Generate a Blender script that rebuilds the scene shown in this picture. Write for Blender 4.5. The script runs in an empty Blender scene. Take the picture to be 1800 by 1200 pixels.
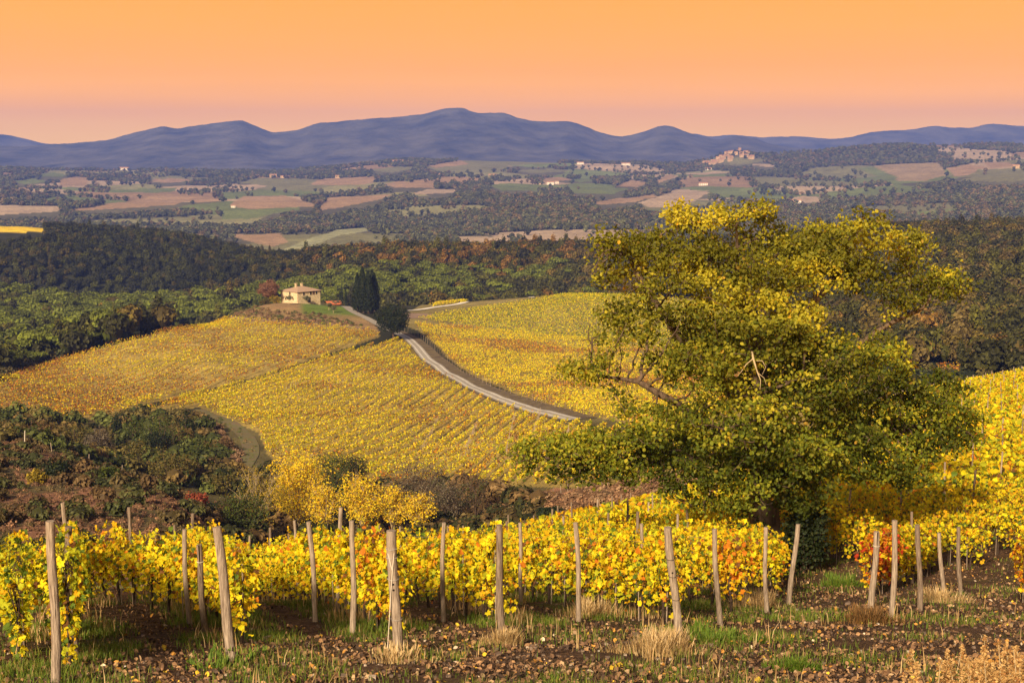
import bpy, math, random
import numpy as np
from mathutils import Vector, Matrix, kdtree

random.seed(7)
rng = np.random.default_rng(11)
scene = bpy.context.scene
COL = scene.collection

# ------------------------------------------------------------------ camera
F = 2473.0            # focal length in pixels of the 1800 px wide photograph
TH = math.atan(330.0 / F)
cd = bpy.data.cameras.new('camera')
cd.sensor_width = 36.0
cd.lens = 36.0 * F / 1800.0
cd.clip_start = 0.1
cd.clip_end = 60000.0
cam = bpy.data.objects.new('camera', cd)
COL.objects.link(cam)
cam.location = (0, 0, 0)
cam.rotation_euler = (math.radians(90) - TH, 0, 0)
scene.camera = cam

# ------------------------------------------------------------------ sky and sun
SUN_DIR = Vector((-0.33, -0.82, 0.48)).normalized()      # from the scene to the sun
SUN_EL = math.asin(SUN_DIR.z)
world = bpy.data.worlds.new('World')
scene.world = world
world.use_nodes = True
wn, wl = world.node_tree.nodes, world.node_tree.links
wn.clear()
w_out = wn.new('ShaderNodeOutputWorld')
w_bg = wn.new('ShaderNodeBackground')
w_sky = wn.new('ShaderNodeTexSky')
w_sky.sky_type = 'NISHITA'
w_sky.sun_disc = False
w_sky.sun_elevation = SUN_EL
w_sky.sun_rotation = math.atan2(SUN_DIR.x, SUN_DIR.y)
w_sky.dust_density = 3.0
w_tc = wn.new('ShaderNodeTexCoord')
w_sep = wn.new('ShaderNodeSeparateXYZ')
w_noise = wn.new('ShaderNodeTexNoise')
w_map = wn.new('ShaderNodeMapping')
w_map.inputs['Scale'].default_value = (2.2, 2.2, 42.0)
w_noise.inputs['Scale'].default_value = 1.6
w_noise.inputs['Detail'].default_value = 4.0
w_ns = wn.new('ShaderNodeMath'); w_ns.operation = 'MULTIPLY_ADD'
w_ns.inputs[1].default_value = 0.02
w_ramp = wn.new('ShaderNodeValToRGB')
SKY = [(0.000, (1.14, 0.57, 0.030)), (0.030, (1.02, 0.40, 0.006)), (0.060, (0.80, 0.308, 0.004)),
       (0.110, (0.68, 0.272, 0.006)), (0.200, (0.32, 0.18, 0.085)), (0.380, (0.126, 0.105, 0.097))]
cr = w_ramp.color_ramp
while len(cr.elements) < len(SKY):
    cr.elements.new(0.5)
for e, (p, c) in zip(cr.elements, SKY):
    e.position = p
    e.color = (*c, 1)
w_gain = wn.new('ShaderNodeMixRGB'); w_gain.blend_type = 'MULTIPLY'; w_gain.inputs[0].default_value = 1.0
w_gain.inputs[2].default_value = (10.0, 10.0, 10.0, 1)   # the band is given in display units, the background strength is 0.1
w_fac = wn.new('ShaderNodeMapRange')
w_fac.inputs['From Min'].default_value = 0.16
w_fac.inputs['From Max'].default_value = 0.75
w_fac.inputs['To Max'].default_value = 0.25
w_mix = wn.new('ShaderNodeMixRGB')
wl.new(w_tc.outputs['Generated'], w_sep.inputs[0])
wl.new(w_tc.outputs['Generated'], w_map.inputs['Vector'])
wl.new(w_map.outputs[0], w_noise.inputs['Vector'])
wl.new(w_noise.outputs['Fac'], w_ns.inputs[0])
wl.new(w_sep.outputs['Z'], w_ns.inputs[2])
w_sub = wn.new('ShaderNodeMath'); w_sub.operation = 'SUBTRACT'; w_sub.inputs[1].default_value = 0.010
wl.new(w_ns.outputs[0], w_sub.inputs[0])
wl.new(w_sub.outputs[0], w_ramp.inputs[0])
wl.new(w_sep.outputs['Z'], w_fac.inputs['Value'])
wl.new(w_ramp.outputs[0], w_gain.inputs[1])
wl.new(w_fac.outputs[0], w_mix.inputs[0])
wl.new(w_gain.outputs[0], w_mix.inputs[1])
wl.new(w_sky.outputs[0], w_mix.inputs[2])
wl.new(w_mix.outputs[0], w_bg.inputs['Color'])
w_bg.inputs['Strength'].default_value = 0.10
wl.new(w_bg.outputs[0], w_out.inputs['Surface'])

sd = bpy.data.lights.new('sun', 'SUN')
sd.energy = 4.8
sd.color = (1.0, 0.81, 0.55)
sd.angle = math.radians(5.0)
sun = bpy.data.objects.new('sun', sd)
COL.objects.link(sun)
sun.location = (-60, -60, 60)
sun.rotation_euler = SUN_DIR.to_track_quat('Z', 'Y').to_euler()

vs = scene.view_settings
scene.display_settings.display_device = 'sRGB'
vs.view_transform = 'Standard'
vs.look = 'None'
vs.gamma = 1.0
vs.exposure = 0.95
vs.use_curve_mapping = False
cy = scene.cycles
cy.use_denoising = True
cy.max_bounces = 5
cy.diffuse_bounces = 2
cy.glossy_bounces = 1
cy.transmission_bounces = 3
cy.volume_bounces = 0
cy.transparent_max_bounces = 4

# ------------------------------------------------------------------ numbers: projection, noise, interpolation
CT, ST = math.cos(TH), math.sin(TH)

def ray(px, py):
    u = (np.asarray(px, float) - 900.0) / F
    v = (600.0 - np.asarray(py, float)) / F
    Y = CT + v * ST
    return u / Y, (-ST + v * CT) / Y          # a = X / Y, e = Z / Y

def at(px, py, d):
    a, e = ray(px, py)
    return np.array([a * d, d, e * d], float)

def to_px(X, Y, Z):
    dep = Y * CT - Z * ST
    up = Y * ST + Z * CT
    return 900.0 + F * X / dep, 600.0 - F * up / dep

def pchip(x, y, xq):
    """monotone cubic; y is (n, m) or (n,), result (len(xq), m)"""
    x = np.asarray(x, float); y = np.asarray(y, float)
    one = y.ndim == 1
    if one: y = y[:, None]
    h = np.diff(x)[:, None]
    dl = np.diff(y, axis=0) / h
    m = np.zeros_like(y)
    w1 = 2 * h[1:] + h[:-1]; w2 = h[1:] + 2 * h[:-1]
    same = dl[:-1] * dl[1:] > 0
    with np.errstate(divide='ignore', invalid='ignore'):
        hm = (w1 + w2) / (w1 / dl[:-1] + w2 / dl[1:])
    m[1:-1] = np.where(same, hm, 0)
    m[0] = dl[0]; m[-1] = dl[-1]
    xq = np.clip(np.asarray(xq, float), x[0], x[-1])
    i = np.clip(np.searchsorted(x, xq) - 1, 0, len(x) - 2)
    t = ((xq - x[i]) / (x[i + 1] - x[i]))[:, None]
    hh = (x[i + 1] - x[i])[:, None]
    r = ((2*t**3 - 3*t**2 + 1) * y[i] + (t**3 - 2*t**2 + t) * hh * m[i]
         + (-2*t**3 + 3*t**2) * y[i + 1] + (t**3 - t**2) * hh * m[i + 1])
    return r[:, 0] if one else r

def _hash(ix, iy, seed):
    n = (ix.astype(np.int64) * 374761393 + iy.astype(np.int64) * 668265263 + seed * 982451653) & 0x7fffffff
    n = ((n ^ (n >> 13)) * 1274126177) & 0x7fffffff
    n = n ^ (n >> 16)
    return (n & 0xffff) / 65535.0

def vnoise(x, y, seed=0):
    x = np.asarray(x, float); y = np.asarray(y, float)
    ix = np.floor(x); iy = np.floor(y)
    fx = x - ix; fy = y - iy
    fx = fx * fx * (3 - 2 * fx); fy = fy * fy * (3 - 2 * fy)
    a = _hash(ix, iy, seed); b = _hash(ix + 1, iy, seed)
    c = _hash(ix, iy + 1, seed); d = _hash(ix + 1, iy + 1, seed)
    return (a * (1 - fx) + b * fx) * (1 - fy) + (c * (1 - fx) + d * fx) * fy

def fbm(x, y, seed=0, oct=4):
    s = 0; amp = 0.5; tot = 0
    for k in range(oct):
        s = s + amp * vnoise(x * 2**k + 17.3 * k, y * 2**k - 9.1 * k, seed + k)
        tot += amp; amp *= 0.5
    return s / tot

def smooth(x, a, b):
    t = np.clip((x - a) / (b - a), 0, 1)
    return t * t * (3 - 2 * t)

def inside(px, py, poly):
    px = np.asarray(px); py = np.asarray(py)
    r = np.zeros(px.shape, bool)
    n = len(poly)
    for i in range(n):
        x0, y0 = poly[i]; x1, y1 = poly[(i + 1) % n]
        if y0 == y1: continue
        c = (y0 > py) != (y1 > py)
        r ^= c & (px < (x1 - x0) * (py - y0) / (y1 - y0) + x0)
    return r

# ------------------------------------------------------------------ the lie of the land
COLS = [-500, 0, 250, 500, 750, 1000, 1200, 1400, 1600, 1800, 2300]
# near rows: metres below the eye at each column
DROP = {
    4:   [3.03] * 11,
    12:  [5.10] * 11,
    17:  [6.39] * 11,
    22:  [7.68] * 11,
    28:  [9.22] * 11,
    36:  [11.9, 11.9, 11.9, 11.8, 11.6, 11.35, 11.25, 11.2, 11.2, 11.2, 11.0],
    50:  [15.9, 15.8, 15.8, 15.9, 15.7, 14.6, 14.3, 13.9, 13.4, 13.0, 12.0],
    75:  [25.0, 25.0, 25.0, 25.0, 24.0, 21.2, 19.7, 17.8, 16.9, 16.0, 13.5],
    110: [30.5, 30.5, 32.0, 36.0, 36.0, 33.0, 29.0, 24.5, 22.0, 20.0, 16.0],
    160: [37.5, 37.8, 39.0, 47.0, 47.0, 41.0, 38.0, 34.0, 29.0, 26.4, 20.0],
}
# far rows: the row of the photograph in which the ground at that distance lies
YPX = {
    200:  [770, 776, 850, 925, 912, 845, 810, 775, 742, 715, 640],
    250:  [765, 785, 830, 835, 850, 792, 775, 745, 725, 705, 640],
    310:  [735, 740, 752, 765, 778, 735, 722, 700, 690, 690, 640],
    390:  [655, 668, 690, 692, 690, 682, 672, 660, 650, 648, 620],
    470:  [640, 655, 608, 622, 630, 630, 625, 612, 608, 605, 570],
    550:  [620, 640, 580, 572, 582, 585, 582, 572, 565, 560, 520],
    640:  [600, 612, 612, 532, 547, 536, 541, 530, 520, 508, 460],
    700:  [585, 596, 600, 545, 536, 521, 524, 505, 486, 474, 430],
    800:  [568, 578, 586, 574, 560, 552, 525, 492, 468, 456, 430],
    930:  [520, 532, 548, 532, 516, 510, 472, 450, 434, 424, 412],
    1000: [548, 556, 560, 520, 494, 486, 462, 444, 428, 418, 407],
    1080: [463, 470, 500, 474, 453, 447, 440, 432, 418, 408, 400],
    1220: [421, 422, 444, 458, 452, 452, 440, 431, 418, 408, 398],
    1360: [399, 396, 410, 456, 466, 464, 456, 448, 428, 418, 406],
    1650: [420, 420, 440, 465, 470, 466, 455, 448, 436, 424, 410],
    2000: [430, 430, 436, 438, 437, 430, 425, 424, 418, 412, 400],
    2500: [400, 398, 398, 400, 400, 388, 388, 388, 384, 374, 366],
    3100: [368, 366, 362, 360, 352, 348, 352, 356, 348, 330, 325],
    3700: [342, 340, 338, 334, 328, 328, 334, 332, 322, 306, 300],
    4400: [320, 316, 318, 312, 302, 306, 312, 306, 294, 282, 280],
    5200: [298, 295, 303, 302, 281, 285, 287, 268, 257, 256, 256],
    5900: [305, 304, 311, 311, 296, 297, 298, 286, 275, 272, 270],
    6900: [300, 300, 301, 302, 299, 297, 296, 291, 286, 284, 284],
    9000: [290, 290, 290, 290, 290, 290, 290, 288, 286, 284, 284],
}
NA, ND = 961, 1021
A0, A1 = -0.60, 0.60
LD0, LD1 = math.log(4.0), math.log(9000.0)
agrid = np.linspace(A0, A1, NA)
ldgrid = np.linspace(LD0, LD1, ND)
rows_d, rows_e = [], []
for d, dr in DROP.items():
    a = (np.array(COLS) - 900.0) / F
    rows_d.append(math.log(d)); rows_e.append(pchip(a, -np.array(dr) / d, agrid))
for d, yy in YPX.items():
    a, e = ray(np.array(COLS), np.array(yy))
    rows_d.append(math.log(d)); rows_e.append(pchip(a, e, agrid))
EG = pchip(np.array(rows_d), np.array(rows_e), ldgrid)          # (ND, NA): Z / Y
DG = np.exp(ldgrid)[:, None] * np.ones((1, NA))
XG = agrid[None, :] * DG
ZG = EG * DG
ZG += 0.05 * smooth(DG, 60, 30) * (fbm(XG * 0.9, DG * 0.9, 3) - 0.5) * 2
ZG += 1.0 * smooth(DG, 90, 250) * smooth(DG, 700, 620) * (fbm(XG / 30, DG / 30, 5) - 0.5) * 2
ZG += 7.0 * smooth(DG, 640, 900) * smooth(DG, 1800, 1400) * (fbm(XG / 130, DG / 130, 6) - 0.5) * 2
ZG += 20.0 * smooth(DG, 1500, 2100) * smooth(DG, 5600, 4900) * (fbm(XG / 700, DG / 600, 8, 3) - 0.5) * 2
ZG += 9.0 * smooth(DG, 1500, 2100) * (fbm(XG / 260, DG / 260, 9, 2) - 0.5) * 2
va, _ = ray(1288, 270)
ZG += 26.0 * np.exp(-((XG - va * 5050) / 95.0)**2 - ((DG - 5050) / 240.0)**2)      # the village hill

def H(X, Y):
    X = np.asarray(X, float); Y = np.maximum(np.asarray(Y, float), 4.01)
    fi = np.clip((X / Y - A0) / (A1 - A0) * (NA - 1), 0, NA - 1.001)
    fj = np.clip((np.log(Y) - LD0) / (LD1 - LD0) * (ND - 1), 0, ND - 1.001)
    i = fi.astype(int); j = fj.astype(int)
    u = fi - i
    d0 = np.exp(ldgrid[j]); d1 = np.exp(ldgrid[j + 1])
    v = np.clip((Y - d0) / (d1 - d0), 0, 1)
    return ((ZG[j, i] * (1 - u) + ZG[j, i + 1] * u) * (1 - v)
            + (ZG[j + 1, i] * (1 - u) + ZG[j + 1, i + 1] * u) * v)

def ground_at(px, py, dmin=5.0, dmax=8500.0):
    """first point of the ground on the line of sight through a pixel, no nearer than dmin"""
    a, e = ray(px, py)
    d = np.exp(np.linspace(math.log(dmin), math.log(dmax), 4000))
    hit = np.nonzero(H(a * d, d) >= e * d)[0]
    k = d[hit[0]] if len(hit) else dmax
    return np.array([a * k, k, float(H(a * k, k))])

def on_ground(px, d):
    """the ground point at distance d that shows in pixel column px"""
    py = 600.0
    for _ in range(6):
        a, _e = ray(px, py)
        z = float(H(a * d, d))
        _x, py = to_px(a * d, d, z)
    return np.array([float(a * d), d, z])

# what the eye can see of each column: the running highest line of sight
RUN = np.maximum.accumulate(ZG / DG, axis=0)
def seen(X, Y, tall, slack=0.0):
    Z = H(X, Y) + tall
    fi = np.clip((X / Y - A0) / (A1 - A0) * (NA - 1), 0, NA - 1).astype(int)
    fj = np.clip((np.log(Y) - LD0) / (LD1 - LD0) * (ND - 1), 0, ND - 1).astype(int)
    jj = np.clip(fj - 3, 0, ND - 1)
    return Z / Y > RUN[jj, fi] - slack

# ------------------------------------------------------------------ materials
def new_mat(name):
    m = bpy.data.materials.new(name)
    m.use_nodes = True
    n, l = m.node_tree.nodes, m.node_tree.links
    n.clear()
    out = n.new('ShaderNodeOutputMaterial')
    return m, n, l, out

def noise_node(n, l, scale, detail=4, coord='Object', rough=0.6):
    tc = n.new('ShaderNodeTexCoord')
    t = n.new('ShaderNodeTexNoise')
    t.inputs['Scale'].default_value = scale
    t.inputs['Detail'].default_value = detail
    t.inputs['Roughness'].default_value = rough
    l.new(tc.outputs[coord], t.inputs['Vector'])
    return t

def leaf_mat(name, trans=0.35, tint=False, rough=0.6, gain=1.0):
    m, n, l, out = new_mat(name)
    at_ = n.new('ShaderNodeAttribute'); at_.attribute_name = 'col'
    c = at_.outputs['Color']
    if tint:
        ti = n.new('ShaderNodeAttribute'); ti.attribute_name = 'tint'; ti.attribute_type = 'INSTANCER'
        mx = n.new('ShaderNodeMixRGB'); mx.blend_type = 'MULTIPLY'; mx.inputs[0].default_value = 1
        l.new(c, mx.inputs[1]); l.new(ti.outputs['Color'], mx.inputs[2])
        c = mx.outputs[0]
    d = n.new('ShaderNodeBsdfPrincipled')
    d.inputs['Roughness'].default_value = rough
    d.inputs['Specular IOR Level'].default_value = 0.2
    l.new(c, d.inputs['Base Color'])
    if trans > 0:
        t = n.new('ShaderNodeBsdfTranslucent')
        l.new(c, t.inputs['Color'])
        ms = n.new('ShaderNodeMixShader'); ms.inputs[0].default_value = trans
        l.new(d.outputs[0], ms.inputs[1]); l.new(t.outputs[0], ms.inputs[2])
        l.new(ms.outputs[0], out.inputs['Surface'])
    else:
        l.new(d.outputs[0], out.inputs['Surface'])
    return m

def plain_mat(name, c1, c2, scale=6.0, rough=0.85, bump=0.3, detail=6, stretch=None, bscale=None, bdist=0.02):
    m, n, l, out = new_mat(name)
    t = noise_node(n, l, scale, detail)
    if stretch:
        mp = n.new('ShaderNodeMapping'); mp.inputs['Scale'].default_value = stretch
        src = t.inputs['Vector'].links[0].from_socket
        l.new(src, mp.inputs['Vector']); l.new(mp.outputs[0], t.inputs['Vector'])
    r = n.new('ShaderNodeValToRGB')
    r.color_ramp.elements[0].position = 0.3; r.color_ramp.elements[0].color = (*c1, 1)
    r.color_ramp.elements[1].position = 0.7; r.color_ramp.elements[1].color = (*c2, 1)
    l.new(t.outputs['Fac'], r.inputs[0])
    b = n.new('ShaderNodeBsdfPrincipled')
    b.inputs['Roughness'].default_value = rough
    b.inputs['Specular IOR Level'].default_value = 0.2
    l.new(r.outputs[0], b.inputs['Base Color'])
    if bump:
        bp = n.new('ShaderNodeBump'); bp.inputs['Strength'].default_value = bump
        bp.inputs['Distance'].default_value = bdist
        l.new(t.outputs['Fac'], bp.inputs['Height'])
        l.new(bp.outputs[0], b.inputs['Normal'])
    l.new(b.outputs[0], out.inputs['Surface'])
    return m

def ground_mat():
    """land cover from the 'col' map, broken up by noise at several sizes"""
    m, n, l, out = new_mat('ground_cover')
    a = n.new('ShaderNodeAttribute'); a.attribute_name = 'col'
    c = a.outputs['Color']
    for sc, lo, hi in ((14.0, 0.45, 1.55), (1.7, 0.6, 1.4), (0.11, 0.7, 1.3), (0.012, 0.8, 1.2)):
        t = noise_node(n, l, sc, 5)
        mr = n.new('ShaderNodeMapRange')
        mr.inputs['From Min'].default_value = 0.3; mr.inputs['From Max'].default_value = 0.7
        mr.inputs['To Min'].default_value = lo; mr.inputs['To Max'].default_value = hi
        l.new(t.outputs['Fac'], mr.inputs['Value'])
        mx = n.new('ShaderNodeMixRGB'); mx.blend_type = 'MULTIPLY'; mx.inputs[0].default_value = 1
        l.new(c, mx.inputs[1]); l.new(mr.outputs[0], mx.inputs[2])
        c = mx.outputs[0]
    b = n.new('ShaderNodeBsdfPrincipled')
    b.inputs['Roughness'].default_value = 0.95
    b.inputs['Specular IOR Level'].default_value = 0.1
    l.new(c, b.inputs['Base Color'])
    t = noise_node(n, l, 9.0, 8, rough=0.75)
    bp = n.new('ShaderNodeBump'); bp.inputs['Strength'].default_value = 0.9; bp.inputs['Distance'].default_value = 0.10
    l.new(t.outputs['Fac'], bp.inputs['Height'])
    l.new(bp.outputs[0], b.inputs['Normal'])
    l.new(b.outputs[0], out.inputs['Surface'])
    return m

M = dict(
    leaf=leaf_mat('leaf', 0.44),
    vine_leaf=leaf_mat('vine_leaf', 0.50),
    forest_leaf=leaf_mat('forest_leaf', 0.22, tint=True),
    blade=leaf_mat('grass_blade', 0.3),
    chip=leaf_mat('litter', 0.0, rough=0.8),
    bark=plain_mat('bark', (0.045, 0.028, 0.018), (0.15, 0.10, 0.065), 5.0, 0.9, 0.8, stretch=(3, 3, 0.6), bdist=0.05),
    twig=plain_mat('twig_bark', (0.045, 0.028, 0.018), (0.12, 0.08, 0.05), 8.0, 0.9, 0.3),
    pale_twig=plain_mat('pale_twig', (0.26, 0.19, 0.10), (0.42, 0.32, 0.19), 8.0, 0.9, 0.3),
    vine_wood=plain_mat('vine_wood', (0.018, 0.011, 0.008), (0.07, 0.045, 0.03), 20.0, 0.9, 0.7),
    post=plain_mat('weathered_wood', (0.115, 0.078, 0.055), (0.43, 0.335, 0.25), 9.0, 0.9, 0.9, stretch=(6, 6, 0.5), bdist=0.03),
    post_dark=plain_mat('dark_weathered_wood', (0.07, 0.045, 0.032), (0.29, 0.215, 0.155), 9.0, 0.9, 0.9, stretch=(6, 6, 0.5), bdist=0.03),
    hole=plain_mat('knot_hole', (0.006, 0.004, 0.003), (0.012, 0.008, 0.006), 8.0),
    wire=plain_mat('wire', (0.20, 0.17, 0.14), (0.34, 0.30, 0.26), 3.0, 0.5, 0),
    pale_wire=plain_mat('pale_rope', (0.5, 0.42, 0.33), (0.62, 0.54, 0.43), 3.0, 0.7, 0),
    gravel=plain_mat('gravel', (0.20, 0.17, 0.135), (0.38, 0.335, 0.28), 1.5, 0.95, 0.3),
    rut=plain_mat('wheel_track', (0.38, 0.34, 0.285), (0.54, 0.49, 0.425), 0.8, 0.95, 0.2),
    verge=plain_mat('road_verge', (0.07, 0.045, 0.03), (0.16, 0.12, 0.06), 0.5, 0.95, 0.3),
    white_road=plain_mat('white_gravel', (0.62, 0.55, 0.46), (0.76, 0.70, 0.60), 0.3, 0.95, 0.2),
    bare=plain_mat('bare_earth', (0.19, 0.12, 0.085), (0.27, 0.18, 0.12), 0.4, 0.95, 0.2),
    stone=plain_mat('stone_wall', (0.36, 0.26, 0.14), (0.68, 0.54, 0.34), 1.6, 0.95, 0.4, bdist=0.1),
    roof_tile=plain_mat('clay_tiles', (0.26, 0.16, 0.10), (0.44, 0.30, 0.20), 2.2, 0.9, 0.4, bdist=0.06),
    red_tile=plain_mat('red_tiles', (0.40, 0.10, 0.035), (0.55, 0.17, 0.06), 2.0, 0.9, 0.3),
    dark_wood=plain_mat('dark_wood', (0.025, 0.015, 0.01), (0.06, 0.04, 0.025), 3.0),
    glass_dark=plain_mat('dark_opening', (0.02, 0.016, 0.013), (0.035, 0.028, 0.022), 3.0, 0.4, 0),
    shutter=plain_mat('brown_shutter', (0.10, 0.05, 0.025), (0.15, 0.08, 0.04), 4.0),
    far_wall=plain_mat('pale_plaster', (0.36, 0.23, 0.12), (0.54, 0.37, 0.21), 0.08, 0.95, 0),
    white_wall=plain_mat('white_plaster', (0.58, 0.50, 0.38), (0.72, 0.64, 0.52), 0.08, 0.95, 0),
    far_roof=plain_mat('far_tiles', (0.30, 0.15, 0.085), (0.42, 0.23, 0.13), 0.1, 0.95, 0),
    mountain=plain_mat('wooded_slope', (0.006, 0.009, 0.010), (0.13, 0.115, 0.08), 0.0046, 0.95, 0.8, detail=12, bdist=50.0),  # dark tone deepened and blued, painting in part of the haze
)

# ------------------------------------------------------------------ mesh building
def set_prop(o, label=None, cat=None, group=None, kind=None):
    if label: o['label'] = label
    if cat: o['category'] = cat
    if group: o['group'] = group
    if kind: o['kind'] = kind
    return o

def mesh_np(name, V, F_, mats, cols=None, smooth_=False, midx=None):
    """F_: (n, k) index array, or a list of such arrays"""
    if not isinstance(F_, list): F_ = [F_]
    F_ = [np.asarray(f, np.int32) for f in F_ if len(f)]
    me = bpy.data.meshes.new(name)
    V = np.asarray(V, np.float32)
    me.vertices.add(len(V))
    me.vertices.foreach_set('co', V.ravel())
    loops = np.concatenate([f.ravel() for f in F_])
    starts, o = [], 0
    for f in F_:
        starts.append(o + np.arange(len(f)) * f.shape[1]); o += f.size
    starts = np.concatenate(starts)
    me.loops.add(len(loops)); me.polygons.add(len(starts))
    me.loops.foreach_set('vertex_index', loops.astype(np.int32))
    me.polygons.foreach_set('loop_start', starts.astype(np.int32))
    if midx is not None:
        me.polygons.foreach_set('material_index', np.asarray(midx, np.int32))
    me.polygons.foreach_set('use_smooth', np.full(len(starts), bool(smooth_)))
    if cols is not None:
        at_ = me.attributes.new('col', 'FLOAT_COLOR', 'POINT')
        c = np.ones((len(V), 4), np.float32); c[:, :3] = cols
        at_.data.foreach_set('color', c.ravel())
    me.update(calc_edges=True)
    me.validate()
    for m in (mats if isinstance(mats, (list, tuple)) else [mats]):
        me.materials.append(m)
    return me

def link(name, me, parent=None, loc=None):
    o = bpy.data.objects.new(name, me)
    COL.objects.link(o)
    if parent is not None: o.parent = parent
    if loc is not None: o.location = loc
    return o

def empty(name, loc, rz=0.0, **kw):
    o = bpy.data.objects.new(name, None)
    o.empty_display_size = 0.3
    COL.objects.link(o)
    o.location = [float(v) for v in loc]
    o.rotation_euler = (0, 0, rz)
    set_prop(o, **kw)
    return o

class MB:
    """collects boxes, tubes and prisms for ONE mesh"""
    def __init__(self): self.v, self.f, self.m = [], {}, {}
    def add(self, vs_, fs, mi=0):
        o = len(self.v)
        self.v.extend([tuple(map(float, p)) for p in vs_])
        for f in fs:
            self.f.setdefault(len(f), []).append([i + o for i in f])
            self.m.setdefault(len(f), []).append(mi)
    def box(self, c, s, rz=0.0, mi=0):
        ca, sa = math.cos(rz), math.sin(rz)
        vs_ = []
        for z in (-.5, .5):
            for x, y in ((-.5, -.5), (.5, -.5), (.5, .5), (-.5, .5)):
                X, Y = x * s[0], y * s[1]
                vs_.append((c[0] + X * ca - Y * sa, c[1] + X * sa + Y * ca, c[2] + z * s[2]))
        self.add(vs_, [(3, 2, 1, 0), (4, 5, 6, 7), (0, 1, 5, 4), (1, 2, 6, 5), (2, 3, 7, 6), (3, 0, 4, 7)], mi)
    def tube(self, pts, radii, n=6, cap=True, mi=0, wob=0.0):
        pts = [Vector(map(float, p)) for p in pts]
        k = len(pts)
        t0 = (pts[1] - pts[0]).normalized()
        ref = Vector((0, 1, 0)) if abs(t0.z) > 0.8 else Vector((0, 0, 1))
        s = t0.cross(ref).normalized()
        vs_ = []
        for i, p in enumerate(pts):
            t = (pts[min(i + 1, k - 1)] - pts[max(i - 1, 0)])
            t = t.normalized() if t.length > 1e-9 else t0
            s = (s - t * s.dot(t))
            s = s.normalized() if s.length > 1e-6 else t.orthogonal().normalized()
            b = t.cross(s)
            for q in range(n):
                a = 2 * math.pi * q / n
                r = radii[i] * (1 + (random.uniform(-wob, wob) if wob else 0))
                vs_.append(p + (s * math.cos(a) + b * math.sin(a)) * r)
        fs = [(i*n + q, i*n + (q+1) % n, (i+1)*n + (q+1) % n, (i+1)*n + q) for i in range(k-1) for q in range(n)]
        self.add(vs_, fs, mi)
        if cap:
            self.add(vs_[-n:], [tuple(range(n))], mi)
            self.add(vs_[:n], [tuple(range(n - 1, -1, -1))], mi)
    def mesh(self, name, mats, smooth_=False):
        ks = sorted(self.f)
        return mesh_np(name, self.v, [np.array(self.f[k]) for k in ks], mats,
                       smooth_=smooth_, midx=np.concatenate([self.m[k] for k in ks]))
    def build(self, name, mats, parent=None, smooth_=False):
        return link(name, self.mesh(name, mats, smooth_), parent)

# leaf outlines: (along, across, lift)
HEX = (np.array([(-.5, 0, 0), (-.12, .36, .10), (.28, .30, .09), (.55, 0, -.04), (.28, -.30, .09), (-.12, -.36, .10)]),
       np.array([(0, 1, 2, 3), (0, 3, 4, 5)]))
QUAD = (np.array([(-.5, -.45, 0.0), (.5, -.5, .06), (.45, .5, -.05), (-.5, .42, .08)]), np.array([(0, 1, 2, 3)]))
_g = [(-.32, 0), (-.46, .20), (-.22, .48), (-.02, .34), (.20, .52), (.26, .24), (.58, .06), (.26, -.20), (.22, -.50), (-.02, -.33), (-.24, -.46), (-.46, -.18)]
GRAPE = (np.array([(0, 0, -.05)] + [(x, y, .10 * abs(y) + .10 * math.sin(5 * x + 7 * y)) for x, y in _g]),
         np.array([(0, i + 1, (i + 1) % len(_g) + 1) for i in range(len(_g))]))
BLADE = (np.array([(-.0045, 0, 0), (.0045, 0, 0), (.0038, .07, .5), (-.0032, .07, .5), (.001, .30, .95)]),
         np.array([(0, 1, 2), (0, 2, 3), (3, 2, 4)]))

def unit(v):
    return v / np.maximum(np.linalg.norm(v, axis=1, keepdims=True), 1e-9)

def leaves(C, size, shape, up=0.35, facing=None):
    """N leaves at C with random attitude; returns verts, faces and the leaf number of each vertex"""
    C = np.asarray(C, float); N = len(C)
    size = np.broadcast_to(np.asarray(size, float), (N,))
    nrm = unit(rng.normal(size=(N, 3)))
    if facing is not None: nrm = unit(nrm + facing)
    nrm[:, 2] += up
    nrm = unit(nrm)
    d = rng.normal(size=(N, 3)); d[:, 2] -= 0.5
    d = unit(d - nrm * (d * nrm).sum(1, keepdims=True))
    b = np.cross(nrm, d)
    T, Fq = shape
    V = (C[:, None, :] + size[:, None, None] * (T[None, :, 0, None] * d[:, None, :]
         + T[None, :, 1, None] * b[:, None, :] + T[None, :, 2, None] * nrm[:, None, :]))
    K = len(T)
    faces = (Fq[None] + (np.arange(N) * K)[:, None, None]).reshape(-1, Fq.shape[1])
    return V.reshape(-1, 3), faces, np.repeat(np.arange(N), K)

def pick(pal, n, jit=0.22):
    cols = np.array([p[:3] for p in pal]); w = np.array([p[3] for p in pal], float); w /= w.sum()
    c = cols[rng.choice(len(pal), n, p=w)]
    return c * rng.uniform(1 - jit, 1 + jit, (n, 1))

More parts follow.
